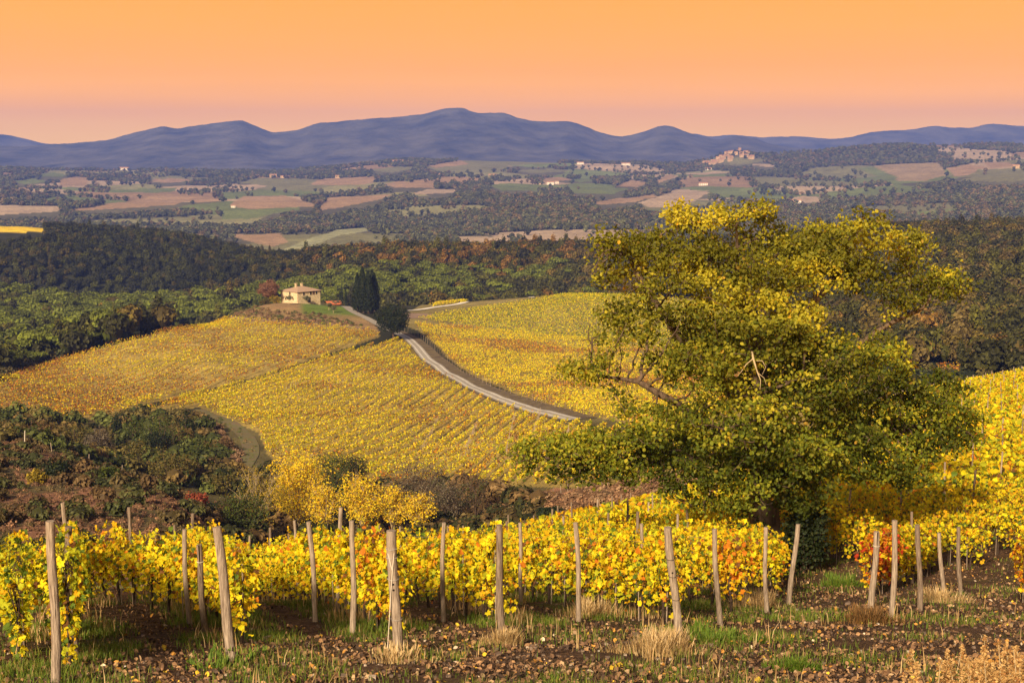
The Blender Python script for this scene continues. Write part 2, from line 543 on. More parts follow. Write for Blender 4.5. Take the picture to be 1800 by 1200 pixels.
# palettes: r, g, b, weight (leaf colours; the oak pair also holds painted crown shade)
YEL = (0.80, 0.64, 0.015); DEEP = (0.74, 0.43, 0.012); LIME = (0.46, 0.47, 0.02); ORA = (0.62, 0.20, 0.015)
BRO = (0.20, 0.09, 0.03); GRN = (0.11, 0.17, 0.02); RED = (0.55, 0.06, 0.02)
PAL = dict(
    vine=[(*YEL, 6.0), (*DEEP, 3.0), (*LIME, 3.0), (*ORA, .45), (*BRO, .6), (*GRN, 1.0)],
    vine_green=[(*YEL, 3.6), (*LIME, 4), (*GRN, 2.2), (*DEEP, 1.0), (*BRO, .5)],
    vine_orange=[(*YEL, 2.4), (*DEEP, 3), (*ORA, 3.5), (*BRO, 1.2), (*LIME, .5)],
    vine_red=[(*YEL, 2.0), (*DEEP, 2.6), (*ORA, 2.4), (*RED, 3.2)],
    oak=[(.10, .115, .010, 4), (.17, .165, .013, 3), (.32, .25, .018, 1.4), (.038, .055, .008, 4), (.42, .17, .02, .25), (.11, .06, .02, .4)],  # lower crown: greener leaf, darkened further to paint in its shade
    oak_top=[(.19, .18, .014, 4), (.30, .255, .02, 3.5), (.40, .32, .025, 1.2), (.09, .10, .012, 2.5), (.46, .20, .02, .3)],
    yellow_tree=[(.80, .58, .02, 5), (.70, .44, .015, 3), (.50, .44, .02, 1.6), (.45, .22, .02, .6)],
    green=[(.060, .080, .014, 4), (.085, .105, .018, 3), (.12, .12, .020, 1.5), (.035, .045, .010, 2)],
    dark=[(.020, .030, .010, 4), (.032, .042, .012, 3), (.05, .055, .014, 1)],
    cypress=[(.018, .028, .010, 4), (.030, .040, .012, 3), (.045, .050, .015, 1)],
    brown=[(.13, .075, .03, 3), (.19, .11, .045, 3), (.08, .05, .02, 2), (.10, .085, .025, 1)],
    olive_brown=[(.11, .095, .022, 3), (.16, .115, .028, 3), (.07, .065, .015, 2), (.20, .16, .03, 1)],
    olive=[(.17, .17, .085, 3), (.24, .22, .11, 2), (.11, .115, .05, 2)],
    russet=[(.27, .135, .075, 3), (.21, .10, .055, 3), (.32, .18, .09, 1)],
    red_bush=[(.34, .085, .04, 3), (.27, .06, .03, 3), (.40, .14, .06, 1)],
    gold_bush=[(.34, .24, .02, 3), (.26, .19, .02, 3), (.42, .29, .03, 1), (.12, .11, .02, 1)],
    grey=[(.15, .115, .075, 3), (.21, .17, .11, 2), (.10, .075, .045, 2)],
)

# ------------------------------------------------------------------ land cover of the ground sheet
SOIL = np.array((0.105, 0.058, 0.033)); TURF = np.array((0.075, 0.085, 0.020)); STRAW = np.array((0.26, 0.17, 0.075))
FLOOR = np.array((0.028, 0.028, 0.012)); VSOIL = np.array((0.28, 0.20, 0.055)); PLOUGH = np.array((0.30, 0.19, 0.10))
PALE = np.array((0.36, 0.26, 0.165)); GREEN = np.array((0.13, 0.15, 0.045)); OLIVE = np.array((0.17, 0.155, 0.065))
FIELDS = [   # outlines on the map seen from the eye, and the crop that grows there
    (PLOUGH, [(103,318),(130,311),(157,313),(150,326),(110,328)]), (GREEN, [(69,306),(95,303),(120,308),(105,312),(75,312)]),
    (PALE, [(-60,363),(0,361),(110,361),(100,372),(0,377),(-60,378)]),
    (PLOUGH, [(115,370),(165,362),(230,353),(262,343),(325,340),(337,348),(310,360),(240,364),(120,371)]),
    (GREEN, [(186,333),(250,331),(310,330),(300,338),(200,338)]),
    (PLOUGH, [(403,362),(425,345),(500,344),(540,355),(560,362),(480,366),(440,368)]),
    (PLOUGH, [(560,370),(575,348),(620,345),(690,342),(660,352),(600,366)]),
    (GREEN, [(385,378),(430,371),(490,367),(500,372),(440,385),(390,386)]),
    (PLOUGH, [(392,411),(440,412),(490,410),(505,425),(480,434),(440,425)]),
    (np.array((.27,.26,.13)), [(496,440),(540,420),(590,405),(640,400),(655,405),(600,412),(560,428),(530,442)]),
    (OLIVE, [(420,322),(450,313),(560,316),(545,325),(470,327)]), (PLOUGH, [(545,325),(565,317),(670,315),(640,325)]),
    (PLOUGH, [(676,322),(700,318),(765,323),(765,331),(690,329)]), (PALE, [(724,342),(750,333),(800,333),(800,338),(740,343)]),
    (GREEN, [(858,325),(890,322),(948,325),(945,334),(880,335)]), (PLOUGH, [(955,314),(985,311),(1010,317),(960,321)]),
    (GREEN, [(1003,316),(1030,311),(1045,318),(1020,321)]), (PLOUGH, [(1080,328),(1110,316),(1140,322),(1120,328)]),
    (PLOUGH, [(1150,320),(1180,306),(1190,310),(1160,322)]), (PLOUGH, [(1035,358),(1080,350),(1150,342),(1155,346),(1110,356),(1060,360)]),
    (PALE, [(1120,356),(1150,348),(1190,333),(1250,336),(1230,350),(1180,364),(1140,364)]),
    (GREEN, [(1000,335),(1060,330),(1110,331),(1080,341),(1010,340)]), (PALE, [(800,417),(840,415),(895,418),(890,427),(810,429)]),
    (OLIVE, [(748,293),(840,277),(985,281),(960,288),(850,295),(760,297)]), (PLOUGH, [(750,292),(810,282),(825,288),(770,296)]),
    (np.array((.27,.19,.10)), [(1535,292),(1600,287),(1650,286),(1662,308),(1630,319),(1580,319),(1560,305)]),
    (PLOUGH, [(1660,295),(1700,289),(1735,293),(1700,308),(1680,312)]), (PLOUGH, [(1728,286),(1770,285),(1785,291),(1740,297)]),
    (OLIVE, [(1685,318),(1740,306),(1800,300),(1860,305),(1860,316),(1760,320)]), (GREEN, [(1505,295),(1530,292),(1580,312),(1570,318),(1530,305)]),
    (PALE, [(1388,351),(1410,345),(1448,347),(1430,353)]), (GREEN, [(1190,330),(1250,327),(1310,330),(1300,336),(1230,336)]),
    (PALE, [(1297,286),(1330,287),(1375,291),(1350,294)]), (OLIVE, [(1240,284),(1300,276),(1345,282),(1300,290)]),
    (PALE, [(1180,306),(1260,301),(1300,303),(1240,308)]), (GREEN, [(20,318),(60,314),(90,320),(40,324)]),
    (OLIVE, [(640,300),(700,292),(735,294),(690,303)]), (PLOUGH, [(250,317),(300,314),(350,318),(290,322)]),
    (OLIVE, [(900,300),(960,296),(1010,300),(950,305)]), (PLOUGH, [(330,352),(370,349),(400,353),(350,357)]),
]
GOLD_TOP = [(-80,390),(0,394),(84,397),(74,407),(0,409),(-80,409)]
V_LEFT = [(-260,735),(-60,690),(0,668),(120,628),(250,592),(370,562),(412,560),(600,575),(664,584),(668,592),(562,627),(422,671),(280,705),(180,735),(120,742),(0,722),(-120,722)]
V_MID = [(690,600),(712,596),(742,628),(800,672),(880,708),(990,745),(1120,760),(1250,778),(1500,805),(1500,870),(1250,850),(1000,858),(820,850),(700,858),(560,845),(470,800),(455,760),(350,716),(250,724),(300,706),(430,672),(570,628)]
V_RIGHT = [(728,570),(800,575),(960,592),(1050,600),(1200,625),(1500,668),(1500,800),(1200,770),(1080,738),(1000,728),(900,690),(830,660),(790,632),(765,606),(745,590)]
V_TOP = [(735,562),(790,550),(905,534),(1000,518),(1130,520),(1300,545),(1500,640),(1500,668),(1200,620),(900,585),(760,566)]
V_BACK = [(750,540),(790,528),(850,514),(900,512),(935,515),(900,521),(850,526),(790,536)]
V_GOLD = [(-200,660),(0,636),(75,630),(60,640),(0,655),(-200,690)]
V_STRIP = [(1590,660),(1650,644),(1810,650),(1950,650),(1950,668),(1700,664)]

def near_rows_mask(X, Y):
    w = 0.951 * X - 0.31 * Y
    return (w > -16.6) & (Y < 176) & (Y > 12)

PX, PY = to_px(XG, DG, ZG)
C = np.zeros((ND, NA, 3)); C[:] = FLOOR
n1 = fbm(XG / 1.4, DG / 1.4, 21); n2 = fbm(XG / 9.0, DG / 9.0, 22); n3 = fbm(XG / 45.0, DG / 45.0, 23)
near = DG < 200
wN = 0.951 * XG - 0.31 * DG
def rowdist(X, Y):
    w = .954 * X + .30 * Y
    return np.abs(((w + 0.2) / 2.43 + .5) % 1.0 - .5) * 2.43
def headf(X, Y):             # 1 on the bare headland in front of the row ends
    w = .954 * X + .30 * Y; t = .954 * Y - .30 * X
    ts = np.interp(w, [-6, -.2, 2.2, 6.7, 9.45, 12, 14.7, 16.8, 19, 24, 60], [14, 17.4, 19.9, 21.5, 21.2, 23.6, 27, 30.7, 34, 38, 44])
    trk = smooth(Y - np.minimum(30.7 + (X - 8.0) * 1.98, 38.0), .5, -1.5) * smooth(X, 7.5, 9.0)
    return np.maximum(smooth(t - ts, 1.2, -1.2), trk)
turf = smooth(n1, 0.42, 0.62) * smooth(rowdist(XG, DG), 1.0, 0.35)
head = headf(XG, DG)
fg = SOIL * (1 - 0.75 * (turf * (1 - head))[..., None]) + 0.75 * (TURF * 1.1) * (turf * (1 - head))[..., None]
hp = (smooth(n1 * .5 + fbm(XG / 2.2, DG / 2.2, 29) * .5, 0.53, 0.66) * head)[..., None]
fg = fg * (1 - 0.35 * hp) + 0.35 * hp * (0.4 * STRAW + 0.6 * TURF)
C[near] = fg[near]
# the dry slope on the left and the gully
slope = near & (wN < -16.6) & (DG > 40)
dry = smooth(n2, 0.40, 0.60)[..., None]
sl = (np.array((.28, .135, .075)) * dry + np.array((.10, .075, .03)) * (1 - dry))
C[slope] = sl[slope]
band = (DG >= 200) & (DG < 330); C[band] = (np.array((.10, .08, .03)) * (0.6 + 0.8 * n2[..., None]))[band]
for poly in (V_LEFT, V_MID, V_RIGHT, V_TOP, V_BACK, V_GOLD, V_STRIP):
    k = inside(PX, PY, poly) & (DG > 170) & (DG < 780)
    C[k] = (VSOIL * (0.75 + 0.5 * n2[..., None]))[k]
k = inside(PX, PY, [(690,565),(750,530),(850,508),(1000,505),(1300,520),(1500,560),(1500,660),(900,600),(760,590)]) & (DG > 470) & (DG < 720)
C[k] = (np.array((.22, .17, .06)) * (0.75 + 0.5 * n2[..., None]))[k]
KNOLL = [(395,562),(420,548),(455,536),(490,528),(580,526),(606,534),(660,572),(668,584),(600,575),(480,566)]
k = inside(PX, PY, KNOLL) & (DG > 480) & (DG < 700)
g = smooth(PX, 520, 545)[..., None] * smooth(PY, 562, 545)[..., None]
gg = np.clip(g * 1.3 + (n2[..., None] - .5) * 0.6, 0, 1)
C[k] = (np.array((.26, .16, .075)) * (1 - gg) + np.array((.12, .165, .025)) * gg)[k]
k = inside(PX, PY, GOLD_TOP) & (DG > 1200) & (DG < 1500); C[k] = (.62, .42, .03)
far = DG > 1500
valley = np.array((.10, .088, .045))
C[far] = (valley * (0.7 + 0.6 * fbm(XG / 160, DG / 160, 25))[..., None])[far]
FMASK = np.zeros((ND, NA), bool)
wob = (fbm(XG / 120, DG / 120, 31) - .5) * 6
for colr, poly in FIELDS:
    k = inside(PX + wob * 2, PY + wob * 0.5, poly) & far & (DG < 5700)
    C[k] = (colr * (0.88 + 0.24 * n3[..., None]))[k]; FMASK |= k
def parcels(X, Y, cell=230.0):
    """the patchwork of the valley: an irregular cell for each point, its crop (0 = wood) and how near its boundary is"""
    wx = X + 70 * (fbm(X / 210, Y / 210, 201, 2) - .5); wy = Y * .72 + 70 * (fbm(X / 210 + 9, Y / 210, 202, 2) - .5)
    gx, gy = np.floor(wx / cell), np.floor(wy / cell)
    b1 = np.full(np.shape(X), 1e9); b2 = b1.copy(); ids = np.zeros(np.shape(X))
    for ox in (-1, 0, 1):
        for oy in (-1, 0, 1):
            cx_, cy_ = gx + ox, gy + oy
            sx = (cx_ + .1 + .8 * _hash(cx_, cy_, 211)) * cell; sy = (cy_ + .1 + .8 * _hash(cx_, cy_, 212)) * cell
            dd = np.hypot(wx - sx, wy - sy)
            h1 = _hash(cx_, cy_, 213)
            nearer = dd < b1
            b2 = np.where(nearer, b1, np.minimum(b2, dd)); ids = np.where(nearer, h1, ids); b1 = np.where(nearer, dd, b1)
    open_p = np.where(Y < 2700, .16, np.where(Y < 3300, .34, .56))
    crop = np.where(ids > open_p, 0, 1 + np.floor(ids / open_p * 6.99)).astype(int)
    crop = np.where((Y < 1900) | (Y > 5500), 0, crop)
    return crop, b2 - b1
CROPS = np.array([valley, PLOUGH * .85, GREEN, OLIVE, PALE, OLIVE * 1.3, GREEN * 1.2, PLOUGH])
crop, edge_ = parcels(XG, DG)
k = far & (crop > 0) & ~FMASK
C[k] = (CROPS[crop] * (0.8 + 0.4 * n3[..., None]))[k]
plain = DG > 5700
pp = (smooth(fbm(XG / 420, DG / 700, 33), 0.50, 0.60))[..., None]
C[plain] = (np.array((.06, .055, .035)) * (1 - pp) + np.array((.20, .14, .085)) * pp)[plain]

idx = np.arange(ND * NA).reshape(ND, NA)
Fg = np.stack([idx[:-1, :-1], idx[:-1, 1:], idx[1:, 1:], idx[1:, :-1]], -1).reshape(-1, 4)
gm = mesh_np('ground', np.stack([XG, DG, ZG], -1).reshape(-1, 3), Fg, ground_mat(), cols=C.reshape(-1, 3), smooth_=True)
set_prop(link('ground', gm), kind='structure')

# ------------------------------------------------------------------ mountains
def mountain(name, sil, yr, yf, yb, foot, seed, rough=0.20, na=760):
    px = np.array([s[0] for s in sil], float); py = np.array([s[1] for s in sil], float)
    a, e = ray(px, py)
    ag = np.linspace(a[0], a[-1], na)
    er = pchip(a, e, ag)
    yg = np.concatenate([np.linspace(yf, yr, 60), np.linspace(yr, yb, 16)[1:]])
    Yg = yg[:, None] * np.ones((1, na)); Xg = ag[None, :] * Yg
    top = (er * yr)[None, :]
    t = np.where(Yg <= yr, (Yg - yf) / (yr - yf), 1 - (Yg - yr) / (yb - yr))
    t = np.clip(t, 0, 1)
    sp = 0.5 - 1.6 * np.abs(fbm(Xg / 520, Yg / 1900, seed, 5) - 0.5)
    prof = t**1.35
    mod = 1 + rough * 5.0 * (sp - .25) * (1 - t) * np.where(Yg < yr, 1, 0.2)
    Zg = foot + (top - foot) * np.clip(prof * mod, 0, 1.0)
    Zg += (fbm(Xg / 240, Yg / 420, seed + 5, 3) - .5) * 14 * t * (1.02 - t) * 2
    Zg += (fbm(Xg / 60, Yg / 110, seed + 9, 3) - .5) * 10 * (0.3 + t)
    ix = np.arange(len(yg) * na).reshape(len(yg), na)
    Fq = np.stack([ix[:-1, :-1], ix[:-1, 1:], ix[1:, 1:], ix[1:, :-1]], -1).reshape(-1, 4)
    me = mesh_np(name, np.stack([Xg, Yg, Zg], -1).reshape(-1, 3), Fq, M['mountain'], smooth_=True)
    return set_prop(link(name, me), kind='structure')

mountain('mountains', [(-700,250),(-300,252),(0,257),(60,256),(110,253),(150,250),(200,243),(250,230),(285,223),(312,226),(345,220),(372,217),(425,213),(450,222),(482,233),
    (520,229),(560,217),(620,211),(700,206),(750,199),(785,191),(808,190),(840,198),(880,199),(920,210),(960,214),(990,212),(1030,222),(1060,235),(1095,240),
    (1130,232),(1170,221),(1200,229),(1235,240),(1265,245),(1292,238),(1320,242),(1360,254),(1400,260),(1470,264),(1600,270),(1900,280),(2400,282)], 8400, 6600, 9600, -110, 41)
mountain('hills', [(-900,225),(-500,215),(-200,222),(-60,232),(0,236),(40,243),(85,253),(200,262),(600,268),(1100,262),(1180,243),(1222,236),(1252,240),(1290,237),(1332,241),(1400,240),(1462,244),
    (1500,240),(1530,232),(1600,228),(1642,222),(1700,225),(1742,218),(1800,222),(1900,219),(2100,232),(2400,228)], 10600, 9300, 11400, -110, 47, 0.12)

# ------------------------------------------------------------------ roads and tracks
def draped(name, ctrl, widths, mat, lift, dmin, offset=0.0, dens=260):
    P = np.array([ground_at(x, y, dmin) for x, y in ctrl])
    s = np.concatenate([[0], np.cumsum(np.linalg.norm(np.diff(P[:, :2], axis=0), axis=1))])
    q = np.linspace(0, s[-1], dens)
    X = pchip(s, P[:, 0], q); Y = pchip(s, P[:, 1], q)
    ker = np.ones(9) / 9
    for A in (X, Y): A[4:-4] = np.convolve(A, ker, 'valid')
    tx, ty = np.gradient(X), np.gradient(Y)
    ln = np.hypot(tx, ty); nx, ny = ty / ln, -tx / ln
    wd = np.interp(q, np.linspace(0, s[-1], len(widths)), widths)
    offs = np.linspace(-.5, .5, 5)
    V = []
    for o in offs:
        xx = X + nx * (o * wd + offset); yy = Y + ny * (o * wd + offset)
        V.append(np.stack([xx, yy, H(xx, yy) + lift], -1))
    V = np.stack(V, 1)
    ix = np.arange(dens * 5).reshape(dens, 5)
    Fq = np.stack([ix[:-1, :-1], ix[:-1, 1:], ix[1:, 1:], ix[1:, :-1]], -1).reshape(-1, 4)
    o = link(name, mesh_np(name, V.reshape(-1, 3), Fq, mat, smooth_=True))
    return set_prop(o, kind='structure'), np.stack([X, Y], -1), np.stack([nx, ny], -1)

ROAD = [(588,531),(604,535),(622,549),(650,562),(672,574),(694,584),(715,594),(733,610),(752,633),(785,657),(835,683),(895,707),(955,725),(1010,738)]
draped('road_verge', ROAD[3:], [6, 6, 8, 9, 9, 8], M['verge'], 0.10, 300, offset=-1.6)
_r, RXY, RN = draped('gravel_road', ROAD, [8, 7, 4.4, 3.6, 3.6, 3.6], M['gravel'], 0.16, 300)
for s in (-1, 1):
    draped('wheel_track', ROAD[4:], [0.6, 0.65, 0.65], M['rut'], 0.21, 300, offset=s * .95)
draped('white_road', [(690,549),(722,546),(760,541),(810,534),(860,527),(900,523),(935,523)], [4, 5, 5, 4, 3], M['white_road'], 0.22, 480)
draped('bare_earth', [(690,562),(712,556),(735,554),(757,562)], [6, 14, 16, 5], M['bare'], 0.09, 480)
draped('farm_track', [(400,560),(440,561),(520,567),(600,573),(640,577)], [3.0, 3.0], M['bare'], 0.12, 480)
draped('dirt_track', [(352,720),(385,735),(415,752),(437,775),(440,800),(428,822)], [3, 3.6, 3.6, 3], plain_mat('grassy_track', (.16, .105, .06), (.11, .12, .035), 0.35, 0.95, .2), 0.12, 200)

# ------------------------------------------------------------------ trees
def tubes_from(mb, segs, n=5):
    for pts, rad in segs: mb.tube(pts, rad, n)

def crown_mesh(name, clumps, nleaf, size, pal, shape=HEX, mat=None, shell=0.55, up=0.4, base=(0, 0, 0)):
    """leaves spread through the volume of the clumps, denser towards the outside"""
    cl = np.array(clumps, float)                # x y z rx ry rz
    w = (cl[:, 3] * cl[:, 4] * cl[:, 5]) ** 0.75
    ci = rng.choice(len(cl), nleaf, p=w / w.sum())
    d = unit(rng.normal(size=(nleaf, 3)))
    r = rng.uniform(shell**2, 1.0, nleaf)**0.5
    lump = 0.82 + 0.36 * rng.random(nleaf)
    P = cl[ci, :3] + d * cl[ci, 3:] * (r * lump)[:, None]
    V, Fq, li = leaves(P, size * rng.uniform(.7, 1.3, nleaf), shape, up, facing=d * 0.8)
    return mesh_np(name, V, Fq, mat or M['leaf'], cols=pick(pal, nleaf)[li])

def make_tree(name, label, cat, base, h, r, pal, nleaf, leaf, group=None, nclump=9, trunk_h=0.3, tr=None, wood='bark', squash=1.0,
              bare=False, seed=0, shell=0.35, fill=1.0):
    """a tree of real size h x 2r: tapered trunk, limbs to each clump of the crown"""
    R = random.Random(seed)
    root = empty(name, base, label=label, cat=cat, group=group)
    tr = tr or h * 0.03
    zc = h * (trunk_h + 1) / 2; rz = h * (1 - trunk_h) / 2
    cl = []
    for i in range(nclump):
        ph = i * 2.399 + R.uniform(-.4, .4); u = (i + .5) / nclump * 2 - 1
        q = math.sqrt(max(0, 1 - u * u)); k = R.uniform(.5, .74)
        cr_ = R.uniform(.32, .48) * fill
        cl.append((math.cos(ph) * q * r * k, math.sin(ph) * q * r * k, zc + u * rz * (.62 * squash), r * cr_, r * cr_, min(rz, r) * cr_ * R.uniform(.7, 1.0)))
    cl.append((0, 0, zc, r * .5, r * .5, rz * .55))
    tb = MB()
    fork = h * trunk_h * R.uniform(.75, 1.0)
    ln = R.uniform(-.02, .02) * h
    tb.tube([(0, 0, -.4), (0, 0, fork * .25), (ln * .5, 0, fork * .7), (ln, 0, fork), (ln, 0, h * .78)], [tr * 1.35, tr * 1.1, tr * .95, tr * .85, tr * .12], 7, wob=.06)
    for (x, y, z, cx, cy_, cz) in cl[:-1]:
        z0 = fork * R.uniform(.7, 1.0) + (z - fork) * .22 * R.random()
        m1 = (ln + x * .38, y * .38, z0 + (z - z0) * .55)
        tb.tube([(ln, 0, z0), m1, (x, y, z)], [tr * .5, tr * .34, tr * .1], 5)
        for _ in range(9 if bare else 3):
            v = [R.uniform(-1, 1) for _ in range(3)]
            e = (x + v[0] * cx, y + v[1] * cy_, z + abs(v[2]) * cz * 1.2)
            k = R.uniform(.35, .9)
            s = tuple(m1[i] + ((x, y, z)[i] - m1[i]) * k for i in range(3))
            tb.tube([s, tuple((s[i] + e[i]) / 2 + (0, 0, .06 * h)[i] * .4 for i in range(3)), e], [tr * .2, tr * .12, tr * .04], 4)
    tb.build('trunk', M[wood], root)
    if nleaf:
        me = crown_mesh('crown', cl, nleaf, leaf, PAL[pal], shape=HEX, shell=shell)
        link('crown', me, root)
    return root

def make_bush(name, label, base, h, r, pal, nleaf, leaf, group=None, seed=0, nclump=7, cat='bush'):
    R = random.Random(seed)
    root = empty(name, base, label=label, cat=cat, group=group)
    cl = []
    for i in range(nclump):
        ph = i * 2.399 + R.uniform(-.5, .5); k = math.sqrt((i + .5) / nclump) * .72
        cr_ = R.uniform(.34, .55)
        zz = h * (R.uniform(.35, .72) * (1.1 - .55 * k))
        cl.append((math.cos(ph) * k * r, math.sin(ph) * k * r, zz, r * cr_, r * cr_, h * cr_ * .72))
    tb = MB()
    for (x, y, z, *_c) in cl:
        tb.tube([(x * .15, y * .15, -.3), (x * .5, y * .5, z * .5), (x, y, z + .1 * h)], [.035 * r, .025 * r, .008 * r], 5)
    tb.build('stem', M['twig'], root)
    link('crown', crown_mesh('crown', cl, nleaf, leaf, PAL[pal], shell=.45), root)
    return root

def make_cypress(base, h, r, label, group, seed, nleaf=2600, leaf=.55):
    root = empty('cypress_tree', base, label=label, cat='cypress', group=group)
    R = np.random.default_rng(seed)
    tb = MB(); tb.tube([(0, 0, -.4), (0, 0, h * .12), (0, 0, h * .9)], [r * .18, r * .14, r * .02], 7)
    tb.build('trunk', M['bark'], root)
    t = R.random(nleaf)**0.85
    prof = np.sin(np.clip(t * .93 + .07, 0, 1)**0.62 * math.pi)**.75 * (1 - .25 * t)
    ph = R.random(nleaf) * 2 * math.pi
    rr = r * prof * (0.72 + .28 * np.sin(ph * 5 + t * 9)**2) * R.uniform(.75, 1.05, nleaf)
    P = np.stack([np.cos(ph) * rr, np.sin(ph) * rr, h * (.05 + .95 * t)], -1)
    out_ = np.stack([np.cos(ph), np.sin(ph), np.full(nleaf, .6)], -1)
    V, Fq, li = leaves(P, leaf * R.uniform(.7, 1.3, nleaf), HEX, .2, facing=out_ * 1.2)
    link('crown', mesh_np('crown', V, Fq, M['leaf'], cols=pick(PAL['cypress'], nleaf)[li]), root)
    return root

# ------------------------------------------------------------------ the oak: grown towards the clumps of leaf measured in the photograph
def oak():
    D0 = 40.0
    b = on_ground(1347, D0)
    root = empty('oak_tree', b, label='large old oak with yellowing leaves standing among the vines', cat='oak')
    # (px, py, half width, half height, distance, half depth)
    spots = [
        (1265,395,72,38,40.5,2.0),(1335,372,42,34,40.0,1.4),(1200,385,34,24,40.5,1.2),(1290,440,60,34,40.5,1.8),
        (1140,440,66,36,40.5,2.0),(1055,462,38,36,40.0,1.3),(1085,425,40,26,40.2,1.2),(1210,460,66,40,39.2,1.8),(1100,500,55,34,41.5,1.6),
        (1525,415,74,40,41.0,2.0),(1600,430,40,34,41.5,1.2),(1450,420,55,36,41.5,1.6),(1540,375,30,22,41.0,.9),(1500,480,70,34,41.0,1.8),
        (1630,505,60,26,41.5,1.4),(1570,520,55,28,41.0,1.4),(1680,525,26,18,41.5,.8),
        (1330,500,95,52,39.0,2.4),(1420,500,70,48,39.5,2.0),(1250,540,80,50,38.3,2.2),
        (1090,570,62,38,39.5,1.8),(1040,600,38,24,39.0,1.2),(1150,590,60,42,38.5,1.8),(1030,655,50,22,38.5,1.2),(1095,640,44,20,39.0,1.0),
        (1330,590,95,60,37.6,2.4),(1260,640,80,46,37.4,2.2),
        (1480,650,90,55,38.2,2.4),(1400,690,80,55,37.2,2.4),(1560,690,70,45,38.8,2.0),
        (1640,720,70,45,39.5,2.0),(1690,765,48,46,40.0,1.5),(1600,770,70,48,39.2,2.0),(1660,680,45,26,40,1.4),
        (1230,720,78,48,37.2,2.2),(1150,750,62,40,37.8,2.0),(1300,760,80,55,36.6,2.4),
        (1060,790,70,38,38.2,1.8),(980,790,62,36,38.8,1.6),(920,800,36,30,39.0,1.1),(1010,840,60,20,38.8,1.2),(1110,825,52,24,38.0,1.4),
        (1380,790,80,50,36.8,2.2),(1470,770,80,48,37.6,2.2),(1250,820,70,42,37.4,2.0),(1540,820,66,34,38.4,1.8),
        (1330,845,60,34,37.4,1.6),(1420,840,55,28,37.8,1.6),(1200,870,38,36,38.0,1.2),(1600,840,38,22,39.0,1.2),
        (1290,885,44,24,37.8,1.2),(1400,880,50,24,37.8,1.3),(1345,872,44,20,37.0,1.1),(1230,885,34,26,38,1.1),(1350,660,110,80,42.5,2.4),(1170,500,60,40,39,1.8),(1655,500,50,30,41,1.3),(1590,480,50,30,41.4,1.3),(1120,540,60,40,39.8,1.6),(1380,440,60,40,40.4,1.8),(1450,470,60,40,40,1.8),(1560,640,60,30,38.6,1.6),(1440,610,50,36,39.2,1.6),(1420,450,60,40,40,1.6),(1180,650,60,36,38.4,1.6),(1400,560,60,40,38.6,1.6),(1250,600,80,50,43.0,2.0),(1500,740,90,60,42.5,2.4),(1180,780,80,40,42.0,2.2),(1350,780,90,60,43.0,2.4),
    ]
    sc = D0 / F
    cl = []
    for (px, py, hw, hh, dd, hd) in spots:
        p = at(px, py, dd) - b
        cl.append((*p, hw * sc, hd * .75, hh * sc))
    cl = np.array(cl)
    # attraction points
    vol = cl[:, 3] * cl[:, 4] * cl[:, 5]
    att, tag = [], []
    for i, c in enumerate(cl):
        n = int(46 + 60 * vol[i])
        d = unit(rng.normal(size=(n, 3))) * (rng.random((n, 1))**0.45)
        att.append(c[:3] + d * c[3:]); tag += [i] * n
    att = np.concatenate(att)
    # trunk and first forks
    def L(px, py, dd): return Vector(at(px, py, dd) - b)
    nodes, par = [], []
    def chain(pts, parent, step=.3):
        cur = parent
        for p in pts:
            p = Vector(p)
            q = nodes[cur] if cur >= 0 else None
            if q is None:
                nodes.append(p); par.append(-1); cur = len(nodes) - 1; continue
            k = max(1, int((p - q).length / step))
            for j in range(1, k + 1):
                nodes.append(q.lerp(p, j / k) + Vector((random.uniform(-.03, .03), random.uniform(-.03, .03), 0)))
                par.append(cur); cur = len(nodes) - 1
        return cur
    t1 = chain([(0, 0, -.5), (0, 0, .6), L(1343, 880, D0), L(1347, 830, D0)], -1)
    t2 = chain([L(1352, 770, 40), L(1345, 700, 40.2)], t1)
    t3 = chain([L(1335, 640, 40.4), L(1330, 580, 40.6)], t2)
    t4 = chain([L(1310, 520, 40.6), L(1290, 470, 40.6)], t3)
    chain([L(1400, 580, 40.4), L(1440, 520, 40.8), L(1480, 470, 41)], t3)
    lb = chain([L(1400, 720, 40.5), L(1470, 660, 40.8), L(1510, 605, 41), L(1560, 570, 41.2), L(1625, 540, 41.4)], t2)
    chain([L(1280, 690, 40), L(1215, 620, 40.2), L(1160, 540, 40.4), L(1120, 480, 40.5)], t2)
    chain([L(1270, 800, 39.4), L(1180, 815, 39), L(1090, 812, 38.8), L(1000, 800, 38.8)], t1)
    chain([L(1270, 760, 39.6), L(1190, 710, 39.2), L(1120, 670, 39.0), L(1050, 660, 38.7)], t1)
    chain([L(1430, 790, 39.4), L(1520, 770, 39.4), L(1610, 750, 39.6), L(1680, 750, 40)], t1)
    chain([L(1345, 790, 38.6), L(1340, 750, 37.8), L(1330, 690, 37.6)], t1)
    alive = np.ones(len(att), bool)
    step, kill, infl = 0.22, 0.34, 3.2
    for it in range(90):
        kd = kdtree.KDTree(len(nodes))
        for i, p in enumerate(nodes): kd.insert(p, i)
        kd.balance()
        pull = {}
        for ai in np.nonzero(alive)[0]:
            p = Vector(att[ai])
            _c, i, dist = kd.find(p)
            if dist < kill: alive[ai] = False; continue
            if dist < infl or it < 4:
                v = (p - nodes[i]).normalized()
                pull[i] = pull.get(i, Vector((0, 0, 0))) + v
        if not pull: break
        for i, v in pull.items():
            if v.length < 1e-3: continue
            v = (v.normalized() + Vector((random.uniform(-.25, .25), random.uniform(-.25, .25), random.uniform(-.2, .3)))).normalized()
            nodes.append(nodes[i] + v * step); par.append(i)
    n = len(nodes)
    kids = [[] for _ in range(n)]
    for i, p in enumerate(par):
        if p >= 0: kids[p].append(i)
    tip = np.zeros(n)
